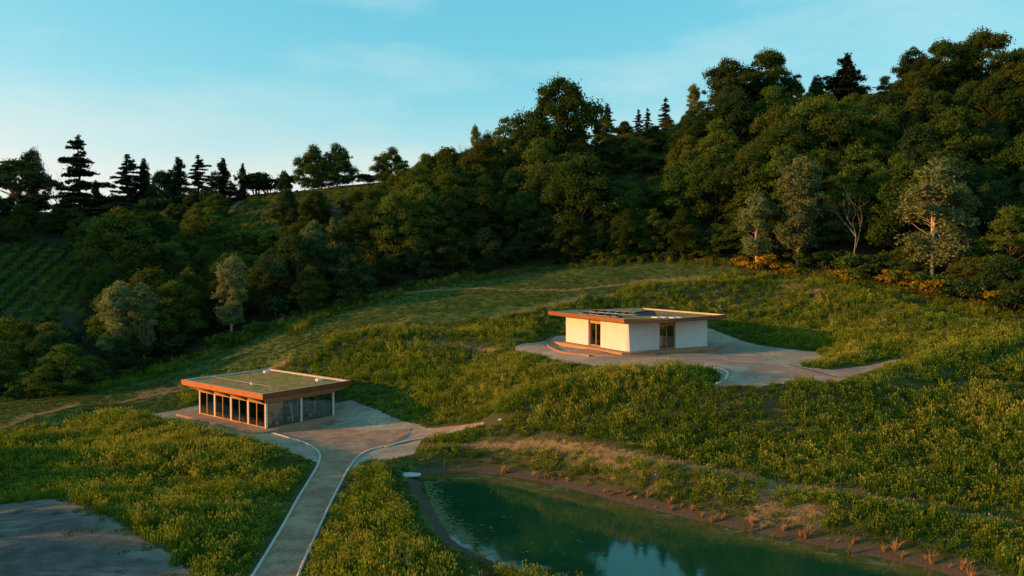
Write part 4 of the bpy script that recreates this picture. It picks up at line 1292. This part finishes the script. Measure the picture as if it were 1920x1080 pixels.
# ---------------------------------------------------------------- grass clumps, instanced over the meadow
def blade_mat(name, a, b, transl, sc=.12):
    t = NT(name)
    oi = t.n('ShaderNodeObjectInfo')
    f = t.n('ShaderNodeTexNoise', {'Vector': t.pos(), 'Scale': sc, 'Detail': 4, 'Roughness': .6}).outputs['Fac']
    c = t.ramp(f, (.34, a), (.64, b))
    k = t.math('ADD', .7, t.math('MULTIPLY', oi.outputs['Random'], .6))
    h = t.n('ShaderNodeHueSaturation', {'Color': c, 'Value': k})
    d = t.n('ShaderNodeBsdfDiffuse', {'Color': h.outputs[0]})
    tr = t.n('ShaderNodeBsdfTranslucent', {'Color': t.mix(1.0, h.outputs[0], (1.2, 1.1, .6), 'MULTIPLY')})
    return t.out(t.n('ShaderNodeMixShader', {0: transl, 1: d.outputs[0], 2: tr.outputs[0]}).outputs[0])
M_BLADE = blade_mat('grass_blades', (.055, .125, .013), (.125, .20, .018), .5)
M_HEAD = blade_mat('seed_heads', (.15, .20, .03), (.32, .29, .055), .45)
M_FLOWER = blade_mat('yellow_flowers', (.15, .20, .02), (.25, .265, .025), .4)
M_LAWN = blade_mat('short_grass', (.045, .075, .018), (.075, .10, .025), .3, .3)
M_STRAW = blade_mat('dry_stalks', (.26, .19, .09), (.36, .26, .13), .3, .4)
M_REED = blade_mat('dry_reed_blades', (.34, .17, .07), (.48, .26, .10), .3, .5)
M_RUSH = blade_mat('green_rush_blades', (.10, .12, .02), (.16, .16, .03), .35, .5)
LIB = bpy.data.collections.new('clump_library')
def clump(name, seed, n, rad, hgt, wd, heads, mb_, mh, lean=.35, headsz=(.035, .12), leafy=0):
    rng = np.random.default_rng(seed)
    V, F_, I = [], [], []
    for i in range(n):
        a, r = rng.random() * 6.28, rad * math.sqrt(rng.random())
        p = np.array([r * math.cos(a), r * math.sin(a), -.05])
        h = hgt * rng.uniform(.55, 1.1); th = rng.random() * 6.28; ln = abs(rng.normal()) * lean * h
        d = np.array([math.cos(th), math.sin(th), 0]); sd = np.array([-d[1], d[0], 0]) * wd * rng.uniform(.6, 1.2)
        m_ = p + d * ln * .3 + [0, 0, h * .55]; e = p + d * ln + [0, 0, h]
        b = len(V)
        V += [p - sd * .6, p + sd * .6, m_ + sd * .8, m_ - sd * .8, e]
        F_ += [(b, b + 1, b + 2), (b, b + 2, b + 3), (b + 3, b + 2, b + 4)]; I += [0, 0, 0]
        if rng.random() < heads:
            for k in range(2):
                u = unit(rng.normal(size=3)) * headsz[0] * rng.uniform(.8, 1.5)
                up = np.array([d[0] * .3, d[1] * .3, 1]) * headsz[1]
                c = e + rng.normal(size=3) * headsz[0] * .6
                b = len(V)
                V += [c - up * .6, c + u, c + up * .7, c - u]
                F_ += [(b, b + 1, b + 2), (b, b + 2, b + 3)]; I += [1, 1]
        for k in range(leafy):
            f = rng.uniform(.25, .95); c = p + (e - p) * f + rng.normal(size=3) * .05
            nn = unit(rng.normal(size=(1, 3)) + [0, 0, .6]); v_, f_ = leaves(c[None], nn, wd * 1.6, rng)
            b = len(V); V += list(v_); F_ += [tuple(b + q_ for q_ in g) for g in f_]; I += [0, 0]
    me = np_mesh(name, np.array(V), np.array(F_), [mb_, mh], I)
    o = bpy.data.objects.new(name, me); LIB.objects.link(o)
    return o
# alphabetical order = index
for i in range(3):
    clump(f'a{i}_tall_grass', 200 + i, 24, .34, .95, .034, .45, M_BLADE, M_HEAD)
for i in range(2):
    clump(f'b{i}_seed_grass', 210 + i, 22, .34, 1.0, .028, .95, M_BLADE, M_HEAD, .3, (.04, .15))
for i in range(3):
    clump(f'c{i}_mustard', 220 + i, 12, .36, 1.05, .03, .8, M_BLADE, M_FLOWER, .3, (.045, .09), 6)
for i in range(2):
    clump(f'd{i}_short_grass', 230 + i, 22, .32, .26, .03, .05, M_LAWN, M_HEAD, .6, (.02, .05))
for i in range(2):
    clump(f'e{i}_dry_grass', 240 + i, 16, .34, .38, .022, .3, M_STRAW, M_STRAW, .9, (.02, .08))
def scatter(name, pts, scl, var, label):
    me = bpy.data.meshes.new(name)
    n = len(pts)
    me.vertices.add(n); me.vertices.foreach_set('co', np.ascontiguousarray(pts, np.float32).ravel())
    a = me.attributes.new('scl', 'FLOAT_VECTOR', 'POINT'); a.data.foreach_set('vector', np.ascontiguousarray(scl, np.float32).ravel())
    rot = np.c_[rg.normal(size=(n, 2)) * .08, rg.random(n) * 6.283]
    a = me.attributes.new('rot', 'FLOAT_VECTOR', 'POINT'); a.data.foreach_set('vector', np.ascontiguousarray(rot, np.float32).ravel())
    a = me.attributes.new('var', 'INT', 'POINT'); a.data.foreach_set('value', np.asarray(var, np.int32))
    me.update()
    o = new_obj(name, me)
    tag(o, label, 'grass', kind='stuff')
    g = bpy.data.node_groups.new(name, 'GeometryNodeTree')
    g.interface.new_socket('Geometry', in_out='INPUT', socket_type='NodeSocketGeometry')
    g.interface.new_socket('Geometry', in_out='OUTPUT', socket_type='NodeSocketGeometry')
    nn = g.nodes
    gi, go = nn.new('NodeGroupInput'), nn.new('NodeGroupOutput')
    ci = nn.new('GeometryNodeCollectionInfo'); ci.inputs['Collection'].default_value = LIB
    ci.inputs['Separate Children'].default_value = True; ci.inputs['Reset Children'].default_value = True
    ip = nn.new('GeometryNodeInstanceOnPoints'); ip.inputs['Pick Instance'].default_value = True
    def na(nm, ty):
        x_ = nn.new('GeometryNodeInputNamedAttribute'); x_.data_type = ty; x_.inputs['Name'].default_value = nm
        return x_.outputs[0]
    l_ = g.links.new
    l_(gi.outputs[0], ip.inputs['Points']); l_(ci.outputs[0], ip.inputs['Instance'])
    l_(na('var', 'INT'), ip.inputs['Instance Index']); l_(na('scl', 'FLOAT_VECTOR'), ip.inputs['Scale'])
    e2r = nn.new('FunctionNodeEulerToRotation'); l_(na('rot', 'FLOAT_VECTOR'), e2r.inputs[0]); l_(e2r.outputs[0], ip.inputs['Rotation'])
    l_(ip.outputs[0], go.inputs[0])
    md = o.modifiers.new('scatter', 'NODES'); md.node_group = g
    return o
def vnoise(xy, sc, seed):
    """smooth value noise in the plane"""
    r_ = np.random.default_rng(seed).random((64, 64))
    p = np.asarray(xy) / sc; i = np.floor(p).astype(int); f = p - i; f = f * f * (3 - 2 * f)
    g = lambda a, b: r_[(i[:, 0] + a) % 64, (i[:, 1] + b) % 64]
    return (g(0, 0) * (1 - f[:, 0]) + g(1, 0) * f[:, 0]) * (1 - f[:, 1]) + (g(0, 1) * (1 - f[:, 0]) + g(1, 1) * f[:, 0]) * f[:, 1]
SPC = .46
g = np.stack(np.meshgrid(np.arange(-95, 110, SPC), np.arange(36, 150, SPC)), -1).reshape(-1, 2)
g = g + rg.uniform(-.5, .5, g.shape) * SPC
gz = height(g)
ex, ey, _ = project(np.c_[g, gz])
keep = (ex > -170) & (ex < 2090) & (ey < 1190)
dist = np.hypot(*g.T)
keep &= rg.random(len(g)) < np.clip(1.25 - dist / 160, .45, 1)
g, gz = g[keep], gz[keep]
keep = ~inside(g, FOREST)
g, gz = g[keep], gz[keep]
tall = np.ones(len(g))
def cut(mask, val):
    global tall
    tall = np.where(mask, np.minimum(tall, val), tall)
wob = (vnoise(g, 2.2, 1) - .5) * 1.3
for p in MOWN:
    s = sdist(g, p) + wob
    cut(s < 0, .2)
cut(vnoise(g, 5, 2) * .5 + vnoise(g, 1.7, 3) * .5 > 2, 0)
for p, wb in ((APRON1, .35), (APRON2, .35), (YARD, 1.3)):
    cut(sdist(g, p) + wob * wb < .15, 0)
sy = sdist(g, YARD)
weeds = (sy < .2) & (sy > -4.5) & (rg.random(len(g)) < .30 * np.exp(np.minimum(sy, 0) / 1.6)) & (vnoise(g, 1.1, 31) > .45)
tall = np.where(weeds, .22, tall)
for p in (DRIVE, LANE, PAVE2):
    cut(sdist(g, p) < .55, 0)
for line, wd in TRACKS:
    s = seg_dist(g, line, False) + wob * .4
    cut(s < wd * .75, .12); cut(s < wd * .3, 0)
for p in DRY:
    s = sdist(g, p) + wob * 1.2
    cut((s < 0) & (vnoise(g, 1.3, 12) * .6 + vnoise(g, .7, 13) * .4 < .52), .1)
s = sdist(g, POND)
cut(s < 1.3 + wob * .45, 0); cut(s < 1.9 + wob, .35)
tl = tall * (1 + .6 * (vnoise(g, 8, 5) - .5) + .7 * (vnoise(g, 1.9, 6) - .5))
hf = np.ones(len(g))
for p, lo_, rr_ in ((LANE, .35, 4.0), (PAVE2, .4, 3.5), (APRON2, .4, 3.5), (DRIVE, .45, 2.5), (APRON1, .3, 4.0)):
    hf = np.minimum(hf, lo_ + (1 - lo_) * np.clip(sdist(g, p) / rr_, 0, 1))
hf = np.minimum(hf, .5 + .5 * np.clip(seg_dist(g, TRACKS[3][0], False) / 3, 0, 1))
flat_ = smooth(.62, .72, vnoise(g, 4.5, 21) * .65 + vnoise(g, 1.5, 22) * .35)
tl = tl * hf * (1 - .5 * flat_)
V3 = np.c_[g, gz]
m = tall > .5
nA, nB = vnoise(g, 9, 8), vnoise(g, 2.8, 9)
mix_ = nA * .6 + nB * .4 + rg.normal(size=len(g)) * .10
var = np.where(mix_ < .46, rg.integers(0, 3, len(g)), np.where(mix_ < .62, 3 + rg.integers(0, 2, len(g)), 5 + rg.integers(0, 3, len(g))))
thin = rg.random(len(g)) < .95
sel = m & thin
scatter('meadow_grass', V3[sel], np.c_[np.ones((sel.sum(), 2)) * rg.uniform(.85, 1.25, (sel.sum(), 1)), tl[sel] * rg.uniform(.5, 1.3, sel.sum())], var[sel], 'tall seeding meadow grass covering the slopes around both pavilions')
sel = (tall > .15) & ~m
scatter('mown_grass', V3[sel], np.c_[np.ones((sel.sum(), 2)) * 1.15, rg.uniform(.6, 1.3, sel.sum())], 8 + rg.integers(0, 2, sel.sum()), 'short mown green grass below the wood and beside the pond')
sel = (tall > .05) & (tall <= .15) & (rg.random(len(g)) < .85)
scatter('dry_grass', V3[sel], np.c_[np.ones((sel.sum(), 2)), rg.uniform(.5, 1.1, sel.sum())], 10 + rg.integers(0, 2, sel.sum()), 'sparse dry straw coloured grass on the tracks and bare patches')
hp = []
for poly, dens in ((OPEN, .9), (VINE, .5), (LFIELD, .55), (gpoly([(400,460),(440,445),(540,428),(580,460),(520,488),(440,492)]), .6)):
    lo_, hi_ = poly.min(0), poly.max(0)
    q_ = rg.uniform(lo_, hi_, (int(np.prod(hi_ - lo_) * dens), 2))
    hp.append(q_[inside(q_, poly)])
hp = np.vstack(hp); nh = len(hp)
scatter('hillside_grass', np.c_[hp, height(hp)], np.c_[np.ones((nh, 2)) * rg.uniform(1.2, 2.2, (nh, 1)), rg.uniform(.5, 1.3, nh)], rg.integers(0, 3, nh), 'rough grass on the open slopes under the ridge')

# ---------------------------------------------------------------- pond edge: planted tufts, algae, slab
def tuft_mesh(seed, m_, n=26, h=.6, wd=.022, lean=.75):
    rng = np.random.default_rng(seed); V, F_ = [], []
    for i in range(n):
        th = rng.random() * 6.28; hh = h * rng.uniform(.6, 1.1); ln = hh * abs(rng.normal()) * lean
        d = np.array([math.cos(th), math.sin(th), 0]); sd = np.array([-d[1], d[0], 0]) * wd
        p = d * .05; m1 = p + d * ln * .35 + [0, 0, hh * .6]; e = p + d * ln + [0, 0, hh * .92]
        b = len(V)
        V += [p - sd, p + sd, m1 + sd * .8, m1 - sd * .8, e]; F_ += [(b, b + 1, b + 2), (b, b + 2, b + 3), (b + 3, b + 2, b + 4)]
    return np_mesh('tuft', np.array(V) + [0, 0, -.03], np.array(F_), [m_])
TM = [tuft_mesh(300 + i, M_REED) for i in range(4)]
RM = [tuft_mesh(310 + i, M_RUSH, 22, 1.1, .02, .25) for i in range(2)]
bankline = catmull([on_plane(a, b, WATER) for a, b in POND_PX[1:13]], 40)
seg = np.r_[0, np.cumsum(np.hypot(*np.diff(bankline, axis=0).T))]
spots = []
for u in np.cumsum(rg.gamma(1.6, .42, 80)) + 3.0:
    if u > seg[-1] - 1:
        break
    p = np.array([np.interp(u + rg.normal() * .15, seg, bankline[:, k]) for k in (0, 1)])
    a = np.array([np.interp(u + .5, seg, bankline[:, k]) for k in (0, 1)]) - np.array([np.interp(u - .5, seg, bankline[:, k]) for k in (0, 1)])
    nrm = np.array([-a[1], a[0]]) / np.hypot(*a)
    p = p + nrm * rg.uniform(.3, 1.15)
    spots.append(p)
for i, p in enumerate(spots):
    o = new_obj('dry_reed_tuft', TM[i % 4], None, (p[0], p[1], hz(*p)), rg.random() * 6.28)
    s_ = rg.uniform(.45, 1.3); o.scale = (s_, s_, s_ * rg.uniform(.8, 1.2))
    tag(o, f'orange dry reed tuft, {ordinal(i + 1)} from the left along the far pond bank', 'reed tuft', 'planted tufts along the far pond bank')
near = [(935, 1052), (965, 1062), (912, 1046), (1000, 1075), (1020, 1080), (1052, 1086)]
for i, (px, py) in enumerate(near):
    p = on_plane(px, py, WATER) + np.array([-.1, -.5])
    o = new_obj('dry_reed_tuft', TM[i % 4], None, (p[0], p[1], hz(*p)), rg.random() * 6.28)
    o.scale = (.8, .8, .9)
    tag(o, f'orange dry reed tuft, {ordinal(i + 1)} planted on the near pond bank', 'reed tuft', 'planted tufts along the near pond bank')
for i, (px, py, nm) in enumerate(((836, 882, 'near the stone slab'), (857, 886, 'second from the stone slab'), (1398, 998, 'tallest in the far shallows'), (1450, 1010, 'small, in the far shallows'), (1466, 1012, 'smallest, in the far shallows'), (1552, 1032, 'toward the right in the far shallows'), (1592, 1038, 'farthest right in the far shallows'))):
    p = on_plane(px, py, WATER)
    o = new_obj('green_rush', RM[i % 2], None, (p[0], p[1], max(hz(*p), WATER - .2)), rg.random() * 6.28)
    s_ = (1, .7, 1.0, .7, .6, .8, .9)[i]; o.scale = (s_, s_, s_)
    tag(o, f'yellow green rush clump standing in the pond edge, {nm}', 'rush', 'rushes in the pond')
# algae mats: ragged flat rafts on the water
t = NT('algae')
n1 = t.noise(6, 4, .7)
M_ALG = t.pbr(t.ramp(n1, (.3, (.06, .075, .025)), (.7, (.13, .14, .06))), .8, spec=.2)
mb = MB()
def raft(c, a, b, th):
    n = 11
    ph = rg.random(3) * 6.28
    pts = []
    for k in range(n):
        w_ = k / n * 6.283
        r_ = 1 + .3 * math.sin(2 * w_ + ph[0]) + .22 * math.sin(3 * w_ + ph[1]) + .15 * rg.normal()
        x_, y_ = a * r_ * math.cos(w_), b * r_ * math.sin(w_)
        pts.append((c[0] + x_ * math.cos(th) - y_ * math.sin(th), c[1] + x_ * math.sin(th) + y_ * math.cos(th)))
    mb.prism(pts, WATER + .002 + .004 * rg.random(), WATER + .008 + .006 * rg.random())
left_line = catmull([on_plane(a, b, WATER) for a, b in ((803, 903), (812, 930), (822, 955), (832, 975), (850, 992), (880, 1016))], 12)
for p in left_line:
    for k in range(16):
        raft(p + np.array([rg.gamma(1.2, .35) - .35, rg.normal() * .25]), rg.uniform(.03, .2), rg.uniform(.02, .09), rg.normal() * .6)
for px, py, k in ((880, 898, 7), (905, 893, 5), (960, 896, 6), (985, 905, 6), (1030, 915, 4), (1060, 917, 4), (1160, 948, 3), (870, 1030, 4), (900, 1040, 6), (1000, 1064, 5), (1380, 998, 5), (1420, 1008, 5), (1480, 1020, 5), (1560, 1040, 6), (1640, 1056, 5), (1250, 968, 3)):
    for q_ in range(k):
        raft(on_plane(px + rg.normal() * 14, py + rg.normal() * 2, WATER), rg.uniform(.15, .6), rg.uniform(.06, .18), rg.normal() * .25 - .15)
for q_ in range(26):
    raft(on_plane(rg.uniform(900, 1250), rg.uniform(960, 1040), WATER), rg.uniform(.04, .14), rg.uniform(.02, .05), rg.normal() * .3)
tag(mb.build('algae', M_ALG), 'pale green algae rafts floating along the pond margins', 'algae', kind='stuff')
# flat stone slab at the pond's tip
M_STONE = solid('pale_stone', (.50, .47, .42), (.34, .32, .28), 3, .85, .4)
p = on_plane(764, 889, -.35)
n = 12
o = MB().prism([(1.15 * math.cos(k / n * 6.283) * (1 + .12 * math.sin(k * 2.3)), .62 * math.sin(k / n * 6.283) * (1 + .15 * math.cos(k * 1.7))) for k in range(n)], 0, .14).build('stone_slab', M_STONE, None, (p[0], p[1], hz(*p) - .02), .1, .04)
tag(o, 'flat pale stone slab at the left tip of the pond', 'stone slab')
